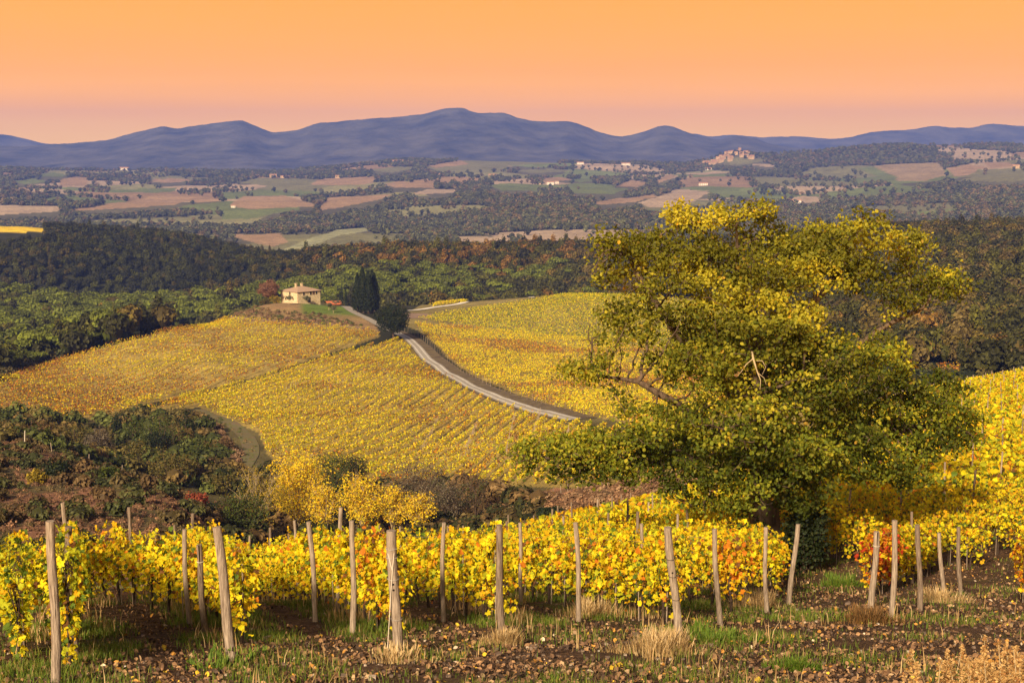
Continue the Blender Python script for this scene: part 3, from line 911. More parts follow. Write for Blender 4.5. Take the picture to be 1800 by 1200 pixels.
    for i in range(n - 1, -1, -1):
        tip[i] = 1.0 if not kids[i] else sum(tip[k] for k in kids[i])
    rad = 0.0125 * tip**0.52
    rad *= 0.43 / rad[0]
    rad = np.maximum(rad, 0.007)
    thick, thin = MB(), MB()
    done = set()
    starts = [0]
    while starts:
        s = starts.pop()
        pts, rr = ([nodes[par[s]]], [min(rad[par[s]], rad[s] * 1.3)]) if par[s] >= 0 else ([], [])
        cur = s
        while True:
            pts.append(nodes[cur]); rr.append(rad[cur])
            ks = sorted(kids[cur], key=lambda k: -tip[k])
            if not ks: break
            starts.extend(ks[1:]); cur = ks[0]
        if s == 0:
            rr = [r * (1 + .5 * math.exp(-i * .5)) for i, r in enumerate(rr)]
        if len(pts) > 1:
            mb = thick if max(rr) > .045 else thin
            mb.tube(pts, rr, 9 if max(rr) > .2 else (6 if max(rr) > .05 else 4), cap=False, wob=.09 if max(rr) > .1 else 0)
    thick.build('trunk', M['bark'], root, True)
    thin.build('branches', M['twig'], root, True)
    # pale dead branch hanging in the middle of the crown
    db = MB()
    p0 = L(1322, 625, 36.2)
    def q(px, py, dd=36.0): return L(px, py, dd)
    db.tube([q(1322, 618, 36.6), q(1324, 630), q(1330, 650), q(1337, 668), q(1336, 684)], [.03, .028, .022, .014, .006], 6)
    db.tube([q(1324, 630), q(1312, 640), q(1303, 653), q(1297, 660)], [.018, .014, .009, .004], 5)
    db.tube([q(1330, 634), q(1340, 634), q(1346, 645), q(1340, 658)], [.016, .012, .008, .004], 5)
    db.tube([q(1332, 655), q(1343, 664), q(1347, 676)], [.013, .009, .004], 5)
    db.build('dead_branch', M['pale_twig'], root, True)['label'] = 'pale leafless dead branch'
    # leaves on the thin wood
    NP = np.array([tuple(p) for p in nodes])
    tipn = np.nonzero(rad < 0.035)[0]
    hgt = NP[tipn, 2]
    per = np.where(np.array([len(kids[i]) == 0 for i in tipn]), 60, 18)
    rep = np.repeat(tipn, per)
    gap = fbm(NP[rep, 0] / .9 + 5 + NP[rep, 1] * .5, NP[rep, 2] / .9, 61, 3)
    rep = rep[gap > 0.365 + .02 * smooth(NP[rep, 2], 3.5, 6.0)]
    P = NP[rep] + rng.normal(size=(len(rep), 3)) * np.array((.17, .17, .13)) + np.array((0, 0, .03))
    top = np.clip((P[:, 2] - 4.4) / 4.2 - P[:, 0] * .035 + rng.normal(size=len(P)) * .22, 0, 1)  # upper left paler, lower right darker: sun and shade put into leaf colour
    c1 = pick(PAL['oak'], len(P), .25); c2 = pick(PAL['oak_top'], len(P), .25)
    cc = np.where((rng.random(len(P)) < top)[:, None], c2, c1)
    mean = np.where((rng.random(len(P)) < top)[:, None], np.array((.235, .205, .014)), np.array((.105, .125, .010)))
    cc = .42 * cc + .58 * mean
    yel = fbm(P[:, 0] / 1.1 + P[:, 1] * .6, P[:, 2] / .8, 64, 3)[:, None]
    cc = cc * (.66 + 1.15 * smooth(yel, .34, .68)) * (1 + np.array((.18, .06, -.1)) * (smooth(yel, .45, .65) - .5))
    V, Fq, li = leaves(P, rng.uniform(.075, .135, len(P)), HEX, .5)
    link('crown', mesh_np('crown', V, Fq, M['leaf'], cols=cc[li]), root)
    print('oak nodes', n, 'leaves', len(P))
    return b
oak_base = oak()

# the dark thicket of suckers at the foot of the oak
p = on_ground(1414, 38.5)
make_bush('shrub', 'dark narrow shrub at the foot of the oak, beside a leaning post', p, 2.6, .75, 'dark', 2600, .10, seed=3)
p = on_ground(1318, 37.8)
make_bush('shrub', 'low dark shrub behind the vines left of the oak trunk', p, 1.7, .9, 'dark', 1800, .10, seed=5)

# ------------------------------------------------------------------ grapevines
def row_xy(w, t):            # w across the rows, t along them
    return .954 * w - .30 * t, .30 * w + .954 * t

VINE_MESH = {}
def vine_variant(kind, k, nleaf):
    key = (kind, k)
    if key in VINE_MESH: return VINE_MESH[key]
    R = random.Random(hash(kind) % 97 + k if False else sum(map(ord, kind)) + k * 31)
    wood, stake = MB(), MB()
    top = R.uniform(.62, .75)
    bx = R.uniform(-.08, .08)
    wood.tube([(0, 0, -.1), (R.uniform(-.04, .04), R.uniform(-.04, .04), .25), (bx, R.uniform(-.04, .04), .5), (bx * 1.4, 0, top)], [.034, .027, .025, .03], 6, wob=.2)
    for s in (-1, 1):
        wood.tube([(bx * 1.4, 0, top - .03), (bx + s * .2, R.uniform(-.03, .03), top + .06), (bx + s * .52, 0, top + R.uniform(.0, .08))], [.025, .018, .010], 5, wob=.15)
    for _ in range(9):
        x = R.uniform(-.5, .5)
        wood.tube([(x, 0, top + .02), (x + R.uniform(-.1, .1), R.uniform(-.1, .1), 1.15), (x + R.uniform(-.18, .18), R.uniform(-.16, .16), R.uniform(1.35, 1.68))], [.007, .006, .003], 3, cap=False)
    for _ in range(4):
        x = R.uniform(-.45, .45)
        wood.tube([(x, 0, top), (x + R.uniform(-.15, .15), R.uniform(-.12, .12), .5), (x + R.uniform(-.25, .25), R.uniform(-.15, .15), R.uniform(.2, .45))], [.006, .005, .003], 3, cap=False)
    sx = R.uniform(-.1, .1)
    stake.tube([(sx, .04, -.1), (sx + R.uniform(-.06, .06), .05, 1.0 + R.random() * .3)], [.011, .010], 5)
    n = nleaf
    z = np.clip(rng.normal(1.06, .28, n), .40, 1.50)
    low = rng.random(n) < (.22 if kind == 'vine_green' else .08)
    z[low] = rng.uniform(.15 if kind == 'vine_green' else .32, .7, low.sum())
    x = rng.uniform(-.62, .62, n)
    edge = np.clip(1.0 - np.abs(z - 1.05) / .75, .25, 1)
    y = rng.choice([-1, 1], n) * rng.uniform(.05, 1.0, n)**.7 * .30 * edge
    bump = .07 * np.sin(x * 9 + k) + .06 * np.sin(x * 17 + 2 * k)
    z = z + np.where(z > 1.2, bump, 0)
    up = rng.random(n) < .02
    z[up] += rng.uniform(.03, .16, up.sum())
    P = np.stack([x, y, z], -1)
    out_ = np.stack([np.zeros(n), np.sign(y) * .9, np.full(n, .35)], -1)
    V, Fq, li = leaves(P, rng.uniform(.06, .13, n), GRAPE, .2, facing=out_)
    lm = mesh_np('foliage', V, Fq, M['vine_leaf'], cols=pick(PAL[kind], n)[li])
    VINE_MESH[key] = (wood.mesh('vine_trunk', M['vine_wood']), stake.mesh('stake', M['post']), lm)
    return VINE_MESH[key]

ROW_ENDS = [(-0.2, 17.4), (2.2, 19.9), (4.6, 20.5), (6.7, 21.6), (9.45, 21.0), (12.0, 23.4), (14.6, 26.8), (16.8, 30.7)]
def track_line(x): return 30.7 + (x - 8.0) * 1.98          # the row that swings along the track
LINES = []                                     # each row: its number and the points along it
def line_pts(k, step, jit=0.0):
    out = []
    if k in (100, 101, 102):
        x0, y0, ux, uy, te = ((8.0, 30.7, .45, .893, 8.5), (10.5, 28.0, .45, .893, 5), (-4.5, 22.4, -.55, .835, 13))[k - 100]
        for t in np.arange(.5, te, step): out.append((x0 + ux * t, y0 + uy * t))
        return out
    w, t0 = ROW_ENDS[k] if k < 8 else (19.2 + 2.45 * (k - 8), 20.0)
    for t in np.arange(t0 + .5, 190, step):
        x, y = row_xy(w, t + random.uniform(-jit, jit))
        wb = .951 * x - .31 * y
        if wb < -16.4 - (16.0 if y < 44 else max(0, 16.0 - 2 * (y - 44))) or y > 174: continue
        if k >= 8 and y < 38.5: continue
        out.append((x, y))
    return out
KS = list(range(0, 60)) + [100, 101, 102]
spots = []
OAKX, OAKY = oak_base[0], oak_base[1]
for k in KS:
    for (x, y) in line_pts(k, .98, .08):
        px_, py_ = to_px(x, y, float(H(x, y)) + 1.2)
        if not (-120 < px_ < 1920): continue
        if math.hypot(x - OAKX, y - OAKY) < 1.1: continue
        spots.append((y, x, k, px_))
for (x, y) in ((-6.35, 17.5), (-6.15, 18.4), (-6.9, 18.9), (-6.6, 20.0), (-7.4, 20.6)): spots.append((y, x, 0, 40.0))
spots.sort()
near_v = [s for s in spots if s[0] < 62 and bool(seen(np.array([s[1]]), np.array([s[0]]), 1.8, .004)[0])][:300]
keep = set(near_v)
far_v = [s for s in spots if s not in keep]
VLAB = {'vine': 'yellow leaved grapevine trained on wires between the wooden posts',
        'vine_green': 'greener grapevine among the front rows at the left edge',
        'vine_orange': 'orange and yellow grapevine among the yellow vines of the front rows',
        'vine_red': 'grapevine with red and orange leaves right behind a leaning split post'}
for (y, x, k, px_) in near_v:
    kind = 'vine'
    if k == 0 and px_ < 135: kind = 'vine_green'
    elif k == 100 and y < 33.4: kind = 'vine_red'
    elif k == 5 and y < 26.8: kind = 'vine_orange'
    elif k == 101: kind = 'vine_orange'
    elif k == 2 and 22 < y < 23.2: kind = 'vine_orange'
    elif random.random() < .02: kind = 'vine_orange'
    nv = 6 if kind == 'vine' else 3
    wm, sm, lm = vine_variant(kind, random.randrange(nv), 360)
    root = empty('grapevine', (x, y, float(H(x, y))), (math.atan2(.835, -.55) if k == 102 else math.atan2(.893, .45) if k >= 100 else math.atan2(.954, -.30)) + (math.pi if random.random() < .5 else 0),
                 label=VLAB[kind], cat='grapevine', group={'vine': 'yellow grapevines of the near rows', 'vine_green': 'greener grapevines at the left edge',
                 'vine_orange': 'orange grapevines of the near rows', 'vine_red': 'red grapevines behind the split post'}[kind])
    root.scale = (1, 1, random.uniform(.93, 1.04))
    link('vine_trunk', wm, root); link('foliage', lm, root)
    if y < 45 and random.random() < .7: link('stake', sm, root)

# farther rows of the same vineyard
def row_foliage(name, P0, per, size, pal, hgt, spread, kindlabel, patch=None):
    """P0: points along rows (x, y); leaf clumps hung over each; one uncounted mass"""
    N = len(P0)
    print(name, kindlabel[0], N)
    if N == 0: return None
    X = np.repeat(P0[:, 0], per) + rng.normal(0, spread, N * per)
    Y = np.repeat(P0[:, 1], per) + rng.normal(0, spread, N * per)
    Z = H(X, Y) + np.clip(rng.normal(hgt * .68, hgt * .24, N * per), .2, hgt * 1.1)
    P = np.stack([X, Y, Z], -1)
    n = len(P)
    cols = pick(pal, n)
    if patch is not None:
        f, pal2 = patch
        k = rng.random(n) < f(X, Y)
        cols[k] = pick(pal2, int(k.sum()))
    V, Fq, li = leaves(P, size * rng.uniform(.65, 1.35, n), HEX, .5)
    o = link(name, mesh_np(name, V, Fq, M['vine_leaf'], cols=cols[li]))
    return set_prop(o, label=kindlabel[0], cat=kindlabel[1], kind='stuff')

FV = np.array([(s[1], s[0]) for s in far_v])
FV1 = FV[FV[:, 1] < 95]; FV2 = FV[FV[:, 1] >= 95]
row_foliage('vine_rows', np.concatenate([FV1, np.repeat(FV2, 1, axis=0)]), 60, .22, PAL['vine'] + [(*LIME, 2.0)], 1.5, .30,
            ('yellow vine rows climbing the slope behind the oak', 'vineyard'))

# the vineyards on the hill
def field_points(poly, dirpx, spacing, stepd, dmin, dmax, thin=None):
    p, q_ = ground_at(*dirpx[0], dmin), ground_at(*dirpx[1], dmin)
    u = (q_ - p)[:2]; u /= np.linalg.norm(u)
    nn = np.array((-u[1], u[0]))
    G = np.array([ground_at(min(max(x, -300), 2000), y, dmin, dmax) for x, y in poly])[:, :2]
    s, t = G @ nn, G @ u
    ss = np.arange(s.min() - 30, s.max() + 30, spacing)
    tt = np.arange(t.min() - 60, t.max() + 60, stepd)
    S, T = np.meshgrid(ss, tt, indexing='ij')
    T = T + rng.uniform(-.4, .4, T.shape) * stepd
    X = (S[..., None] * nn + T[..., None] * u).reshape(-1, 2)
    X = X[(X[:, 1] > dmin) & (X[:, 1] < dmax)]
    Z = H(X[:, 0], X[:, 1])
    px, py = to_px(X[:, 0], X[:, 1], Z)
    k = inside(px, py, poly) & seen(X[:, 0], X[:, 1], 2.0, .004)
    if thin is not None: k &= rng.random(len(X)) > thin(X[:, 0], X[:, 1], px, py)
    return X[k]
RD = np.stack([RXY[:, 0], RXY[:, 1]], -1)
def away_from_road(P, r):
    d2 = ((P[:, None, :] - RD[None, ::3, :])**2).sum(-1).min(1)
    return P[d2 > r * r]
FIELD_PAL = [(.84, .66, .02, 5), (.74, .46, .02, 1.7), (.58, .56, .02, 4.0), (.55, .22, .03, .5), (.30, .16, .05, .5), (.28, .29, .02, .8)]
RUST = [(*DEEP, 3), (*ORA, 2.0), (*BRO, 4), (.34, .16, .08, 3)]
GREENISH = [(*LIME, 4), (*GRN, 3), (*YEL, 2), (*DEEP, 1)]
def left_thin(X, Y, px, py):
    return 0.18 + .50 * smooth(fbm(X / 7, Y / 7, 71), .45, .62) * smooth(py, 720, 600)
P = field_points(V_LEFT, ((170, 745), (690, 590)), 3.5, .55, 260, 640, left_thin)
row_foliage('vineyard', P, 7, .36, FIELD_PAL, 1.6, .20, ('yellow and russet vineyard on the left flank of the hill', 'vineyard'),
            (lambda X, Y: smooth(fbm(X / 22, Y / 40, 73), .40, .62) * .75, RUST))
P = away_from_road(field_points(V_MID, ((170, 745), (690, 590)), 3.5, .52, 176, 560, lambda X, Y, px, py: .10 + .3 * smooth(fbm(X / 8, Y / 8, 74), .5, .65)), 4.0)
row_foliage('vineyard', P, 8, .36, FIELD_PAL, 1.6, .20, ('bright yellow vineyard below the winding gravel road', 'vineyard'),
            (lambda X, Y: smooth(fbm(X / 18, Y / 18, 75), .50, .66) * .6, RUST))
P = away_from_road(field_points(V_RIGHT, ((760, 590), (1010, 622)), 3.5, .52, 290, 620, lambda X, Y, px, py: .10 + .3 * smooth(fbm(X / 8, Y / 8, 76), .5, .65)), 5.2)
row_foliage('vineyard', P, 8, .36, FIELD_PAL + [(*YEL, 2)], 1.6, .20, ('yellow vineyard above the gravel road, right of the round dark tree', 'vineyard'),
            (lambda X, Y: smooth(fbm(X / 30, Y / 12, 77), .54, .66) * .8, RUST))
P = field_points(V_TOP, ((760, 556), (1000, 575)), 2.7, .8, 480, 780, lambda X, Y, px, py: np.full(len(X), .12))
WR = [(680,538),(760,531),(860,519),(905,515),(950,515),(950,524),(905,527),(810,539),(760,547),(700,555)]
for up in (.2, 1.0):
    qx, qy = to_px(P[:, 0], P[:, 1], H(P[:, 0], P[:, 1]) + up)[:2]
    kk = ~inside(qx, qy, WR); P = P[kk]
row_foliage('vineyard', P, 6, .42, GREENISH + [(*YEL, 3)], 1.6, .3, ('greenish yellow vineyard on the hilltop below the white road', 'vineyard'))
P = field_points(V_BACK, ((760, 540), (870, 521)), 2.7, .8, 560, 800)
row_foliage('vineyard', P, 4, .55, FIELD_PAL, 1.6, .3, ('narrow strip of vineyard behind the white road', 'vineyard'))
P = field_points(V_GOLD, ((0, 650), (70, 632)), 2.7, .8, 380, 620)
row_foliage('vineyard', P, 4, .55, FIELD_PAL + [(.6, .45, .12, 4)], 1.6, .3, ('small pale yellow vineyard at the left edge by the forest', 'vineyard'))
P = field_points(V_STRIP, ((1600, 655), (1800, 655)), 2.7, .8, 240, 420)
row_foliage('vineyard', P, 4, .40, RUST + [(*YEL, 1)], 1.5, .3, ('russet vineyard strip at the foot of the wooded slope on the right', 'vineyard'))

# ------------------------------------------------------------------ posts
POST_MESH = []
for i in range(5):
    mb = MB(); R = random.Random(90 + i)
    r = R.uniform(.034, .044)
    mb.tube([(0, 0, -.3), (R.uniform(-.01, .01), 0, .5), (R.uniform(-.015, .015), R.uniform(-.01, .01), 1.2), (0, 0, 1.88)], [r * 1.08, r, r * .97, r * .92], 8, wob=.07)
    POST_MESH.append(mb.mesh('vine_post', [M['post'] if i % 2 else M['post_dark']], True))
FRONT = [  # px, py of the top; px, py of the foot; radius; wood; label; extras
    (91, 915, 98, 1203, .052, 'post', 'sturdy grey post in front of the greenish vines at the left edge', ''),
    (121, 925, 130, 1155, .048, 'post_dark', 'knotty brown post half hidden by vines, just right of the leftmost post', ''),
    (323, 930, 332, 1100, .042, 'post', 'slim pale post above yellow vines, left of the short split post', ''),
    (348, 957, 362, 1118, .046, 'post_dark', 'short split post with a dark crack down its top', 'split'),
    (380, 926, 410, 1163, .062, 'post', 'thick pale post leaning left, second large post from the left', ''),
    (543, 917, 556, 1092, .042, 'post', 'slim pale post among bright yellow vines, between two thicker posts', ''),
    (620, 915, 620, 1116, .044, 'post', 'straight tall brown post just left of the wire bound end post', ''),
    (689, 932, 698, 1152, .068, 'post', 'thick crooked end post bound with wires, with two dark holes', 'holes'),
    (780, 918, 778, 1092, .038, 'post', 'thin straight post right of the wire bound end post', ''),
    (876, 922, 883, 1130, .050, 'post_dark', 'brown post with a pale foot standing at the edge of the bare soil', ''),
    (913, 918, 917, 1062, .038, 'post', 'thin pale post half hidden by vines left of the middle', ''),
    (1012, 918, 1019, 1092, .042, 'post', 'pale brown post in yellow vines with dry grass at its foot', ''),
    (1129, 920, 1128, 1068, .036, 'post', 'pale narrow post just left of the leaning pale end post', ''),
    (1175, 926, 1193, 1128, .060, 'post', 'pale end post leaning left beside orange vines, with a dark knot', 'knot'),
    (1256, 929, 1264, 1100, .044, 'post', 'brown post between orange vines, in front of the oak shade', ''),
    (1345, 926, 1347, 1076, .042, 'post', 'straight pale post directly in front of the oak trunk', ''),
    (1402, 921, 1387, 1062, .050, 'post', 'post leaning right at the row end beside the dark shrub', ''),
    (1541, 934, 1532, 1068, .060, 'post', 'dark topped split end post with tied wire in front of red vines', 'split'),
    (1574, 914, 1568, 1086, .050, 'post', 'post rising out of the red and orange vine', ''),
    (1614, 922, 1617, 1072, .050, 'post_dark', 'post at the right side of the red and orange vine', ''),
    (1651, 936, 1658, 1048, .046, 'post', 'pale crooked post right of the red vine with dry grass at its foot', ''),
    (1684, 926, 1688, 1044, .046, 'post_dark', 'dark post second to the right of the red vine', ''),
]
front_xy = []
for i, (x0, y0, x1, y1, r, wood, label, extra) in enumerate(FRONT):
    g = ground_at(x1, y1, 9.0, 80)
    tp = at(x0, y0, g[1])
    v = Vector(tp - g)
    mb = MB(); R = random.Random(300 + i)
    n = 7
    pts, rr = [], []
    for j in range(n):
        f = -.12 + 1.12 * j / (n - 1)
        bend = .018 * math.sin(f * 5 + i)
        pts.append((v.x * f + bend, v.y * f + R.uniform(-.008, .008), v.z * f)); rr.append(r * (1.1 - .16 * f) * R.uniform(.95, 1.06))
    mb.tube(pts, rr, 12, wob=.05)
    if not extra:
        o = mb.build('vine_post', M[wood], None, True); o.location = g
        set_prop(o, label=label, cat='post', group='wooden posts of the front rows')
    else:
        root = empty('vine_post', g, label=label, cat='post', group='wooden posts of the front rows')
        mb.build('shaft', M[wood], root, True)
        def on(f, ang=-math.pi / 2, k=1.0):
            return (v.x * f + .018 * math.sin(f * 5 + i) + math.cos(ang) * r * k, v.y * f + math.sin(ang) * r * k, v.z * f)
        if extra == 'holes':
            for f in (.54, .585):
                h = MB(); c = Vector(on(f)); h.tube([c + Vector((0, .02, 0)), c + Vector((0, -.006, 0))], [.017, .015], 10); h.build('hole', M['hole'], root)
            for f in (.30, .62, .79, .86):
                w = MB(); w.tube([on(f + .004 * math.sin(a), a, 1.09) for a in np.linspace(0, 2 * math.pi, 17)], [.006] * 17, 5, cap=False)
                w.build('wire_binding', M['wire'], root)
            w = MB(); w.tube([on(.83, -1.0, 1.1), on(.72, -1.4, 1.2), on(.45, -2.2, 1.4), (v.x * .1 - .12, -.14, .02), (-.13, -.15, -.05)], [.006] * 5, 5); w.build('rope', M['pale_wire'], root)
            w = MB(); w.tube([on(.83, -2.2, 1.1), on(.70, -1.5, 1.22)], [.006] * 2, 5); w.build('rope', M['pale_wire'], root)
        if extra == 'knot':
            h = MB(); c = Vector(on(.615)); h.tube([c + Vector((0, .02, 0)), c + Vector((0, -.006, 0))], [.016, .013], 10); h.build('knot', M['hole'], root)
            for f in (.38, .58, .73):
                w = MB(); w.tube([on(f + .006 * math.sin(a), a, 1.08) for a in np.linspace(0, 2 * math.pi, 17)], [.004] * 17, 5, cap=False)
                w.build('wire_binding', M['hole'], root)
        if extra == 'split':
            w = MB()
            w.tube([on(1.0, -1.5, .98), on(.86, -1.6, .99), on(.70, -1.45, .98)], [.009, .007, .002], 5); w.build('crack', M['hole'], root)
            w = MB(); w.tube([on(.82 + .004 * math.sin(a), a, 1.08) for a in np.linspace(0, 2 * math.pi, 17)], [.005] * 17, 5, cap=False); w.build('wire_binding', M['pale_wire'], root)
    front_xy.append((g[0], g[1]))
posts = []
for k in KS:
    for (x, y) in line_pts(k, 4.9, .25)[1:]:
        if y < 14 or y > 172: continue
        if min(math.hypot(x - a, y - b_) for a, b_ in front_xy) < 2.4: continue
        if math.hypot(x - OAKX, y - OAKY) < 1.3: continue
        pxp, pyp = to_px(x, y, float(H(x, y)) + 1.9)
        if -40 < pxp < 1840: posts.append((y, x))
posts.sort()
posts = [q_ for q_ in posts if bool(seen(np.array([q_[1]]), np.array([q_[0]]), 2.0, .002)[0])]
near_p, far_p = posts[:190], posts[190:]
for (y, x) in near_p:
    o = link('vine_post', random.choice(POST_MESH))
    o.location = (x, y, float(H(x, y))); o.rotation_euler = (random.uniform(-.06, .06), random.uniform(-.06, .06), random.uniform(0, 6.28))
    o.scale = (1, 1, random.uniform(.98, 1.12))
    set_prop(o, label='wooden post showing above the yellow vines behind the front rows', cat='post', group='wooden posts behind the front rows')
# posts at the row ends along the gravel road and by the hedge
road_posts = []
acc = 0.0
for i in range(60, len(RXY) - 1):
    acc += np.linalg.norm(RXY[i + 1] - RXY[i])
    if acc > 2.7:
        acc = 0.0
        p = RXY[i] - RN[i] * 5.2
        road_posts.append((p[0], p[1]))
for (x, y) in road_posts[-62:]:
    o = link('vine_post', random.choice(POST_MESH))
    o.location = (x, y, float(H(x, y))); o.rotation_euler = (random.uniform(-.05, .05), random.uniform(-.05, .05), 0); o.scale = (1.3, 1.3, 1.05)
    set_prop(o, label='wooden post at the row ends along the winding gravel road', cat='post', group='posts along the gravel road')
for i in range(22):
    f = i / 21
    x_ = 945 + 290 * f + random.uniform(-3, 3)
    g = ground_at(x_, 886 - 32 * f - 8 * math.sin(f * 3.1), 110)
    o = link('vine_post', random.choice(POST_MESH))
    o.location = g; o.rotation_euler = (random.uniform(-.05, .05), random.uniform(-.07, .07), 0); o.scale = (1.2, 1.2, 1.0)
    set_prop(o, label='pale post in the line of row ends above the brown bracken', cat='post', group='posts above the bracken bank')
def posts_as_stuff(P2, label):
    mb = MB()
    for (x, y) in P2:
        z = float(H(x, y)); r = .05
        mb.tube([(x, y, z - .2), (x + random.uniform(-.08, .08), y, z + 1.95)], [r, r * .9], 5)
    o = mb.build('distant_posts', M['post']); set_prop(o, label=label, cat='posts', kind='stuff')
fp = [(x, y) for (y, x) in far_p]
for line in (((905, 735), (890, 800)), ((950, 730), (930, 790)), ((838, 752), (818, 800)), ((640, 655), (560, 700)), ((560, 660), (500, 690)), ((770, 745), (740, 800)), ((660, 640), (700, 690)), ((1000, 760), (985, 820))):
    for f in np.linspace(0, 1, 16):
        g = ground_at(line[0][0] * (1 - f) + line[1][0] * f, line[0][1] * (1 - f) + line[1][1] * f, 180)
        fp.append((g[0], g[1]))
posts_as_stuff(fp, 'many small posts in the distant vine rows')
for j, (x_, y_, hh) in enumerate(((22, 772, 1.6), (43, 793, 2.2), (66, 795, 1.5), (92, 806, 1.5), (119, 812, 1.4), (156, 830, 1.8), (214, 850, 1.9), (277, 862, 1.3))):
    g = ground_at(x_, y_ - 10, 90)
    mb = MB(); mb.tube([(0, 0, -.3), (random.uniform(-.2, .2), 0, hh)], [.07, .06], 6)
    o = mb.build('fence_post', M['pale_wire'] if j == 1 else M['post']); o.location = g
    set_prop(o, label='white fence post on the dry slope at the left' if j == 1 else 'thin wooden fence post on the dry brown slope at the left', cat='post',
             group=None if j == 1 else 'fence posts on the dry slope')

# trellis wires along the front rows
for k in (0, 1, 2, 3, 4, 5, 100):
    for hz in (.78, 1.12, 1.45):
        w = MB(); pts = [(x, y, float(H(x, y)) + hz) for (x, y) in line_pts(k, 2.0) if y < 48]
        w.tube(pts, [.0035] * len(pts), 4, cap=False)
        o = w.build('trellis_wire', M['wire'])
        nm = {0: 'in the row of the leftmost post', 1: 'in the row of the thick pale leaning post', 2: 'in the row of the wire bound end post', 3: 'in the row of the brown post by the bare soil',
              4: 'in the row of the pale end post with the knot', 5: 'in the row of orange vines', 100: 'in the row of the red vine'}[k]
        set_prop(o, label={.78: 'low', 1.12: 'middle', 1.45: 'upper'}[hz] + ' thin trellis wire ' + nm, cat='wire', group='trellis wires of the front rows')

# ------------------------------------------------------------------ farmhouse and its surroundings
def farmhouse():
    g = ground_at(523, 533, 560, 700)
    d = g[1]
    s = d / F
    W, Dp, Hh = 13.4, 12.0, 4.9
    yaw = math.radians(47)
    # the corner nearest the eye stands at g
    ux = Vector((math.cos(yaw), math.sin(yaw), 0)); uy = Vector((-math.sin(yaw), math.cos(yaw), 0))
    c = Vector(g) + ux * W / 2 + uy * Dp / 2
    root = empty('farmhouse', (c.x, c.y, g[2] + .1), yaw, label='two storey stone farmhouse with hipped tile roof on the hilltop', cat='farmhouse')
    w = MB(); w.box((0, 0, Hh / 2 - 1.5), (W, Dp, Hh + 3.0)); w.build('wall', M['stone'], root)
    r = MB(); o = .55; ov = .12
    rz = 2.0
    a, b2 = W / 2 + o, Dp / 2 + o
    rl = 1.6
    r.add([(-a, -b2, Hh), (a, -b2, Hh), (a, b2, Hh), (-a, b2, Hh), (-rl, 0, Hh + rz), (rl, 0, Hh + rz),
           (-a, -b2, Hh + ov), (a, -b2, Hh + ov), (a, b2, Hh + ov), (-a, b2, Hh + ov)],
          [(3, 2, 1, 0), (0, 1, 7, 6), (1, 2, 8, 7), (2, 3, 9, 8), (3, 0, 6, 9), (6, 7, 5, 4), (8, 9, 4, 5), (7, 8, 5), (9, 6, 4)])
    ro = r.build('roof', M['roof_tile'], root)
    for (x, y, hh) in ((-2.2, .6, 1.5), (1.4, .9, 1.3)):
        ch = MB(); ch.box((x, y, Hh + rz - .5 + hh / 2), (.9, .7, hh + .6)); ch.box((x, y, Hh + rz + hh - .1), (1.15, .95, .2)); ch.build('chimney', M['stone'], ro)
    def win(face, u, z, ww, hh, door=False):
        fr, pn = MB(), MB()
        if face == 0:      # the face towards the lower left: -x
            cpos = (-W / 2 - .02, u, z); sz = (.12, ww + .3, hh + .3); ps = (.14, ww, hh); cp = (-W / 2 - .045, u, z)
        else:              # the face towards the right: -y
            cpos = (u, -Dp / 2 - .02, z); sz = (ww + .3, .12, hh + .3); ps = (ww, .14, hh); cp = (u, -Dp / 2 - .045, z)
        fr.box(cpos, sz); f = fr.build('door' if door else 'window', M['shutter'] if door else M['stone'], root)
        pn.box(cp, ps); pn.build('panel' if door else 'pane', M['dark_wood'] if door else M['glass_dark'], f)
    win(0, -.6, 4.1, .9, 1.4); win(0, -2.9, 1.7, .8, 1.0); win(0, 2.6, 1.4, .8, .9)
    win(1, -3.0, 4.1, .9, 1.5); win(1, 1.0, 4.1, 1.0, 1.6); win(1, 4.4, 4.1, .9, 1.5)
    win(1, .2, 1.1, 1.1, 2.2, True); win(1, -1.6, 1.5, .8, 1.1)
    sh = MB(); sh.box((2.8, -Dp / 2 - .04, 4.1), (1.3, .09, 1.7)); sh.build('shutter', M['shutter'], root)
    return g
hb = farmhouse()
g = ground_at(588, 530, 560, 720)
shed = empty('shed', g, math.radians(20), label='low open shed with red tile roof right of the farmhouse', cat='shed')
mb = MB(); mb.box((0, 2.2, 1.3), (7, .25, 3.0)); mb.box((-3.4, .9, 1.3), (.25, 2.9, 3.0)); mb.build('wall', M['stone'], shed)
mb = MB(); mb.add([(-4, -2.4, 2.7), (4, -2.4, 2.7), (4, 2.8, 3.9), (-4, 2.8, 3.9), (-4, -2.4, 2.9), (4, -2.4, 2.9), (4, 2.8, 4.1), (-4, 2.8, 4.1)],
                  [(3, 2, 1, 0), (4, 5, 6, 7), (0, 1, 5, 4), (1, 2, 6, 5), (2, 3, 7, 6), (3, 0, 4, 7)]); mb.build('roof', M['red_tile'], shed)
for x in (-3.2, 0, 3.2):
    mb = MB(); mb.tube([(x, -2.0, -.3), (x, -2.0, 2.72)], [.14, .13], 6); mb.build('post', M['dark_wood'], shed)

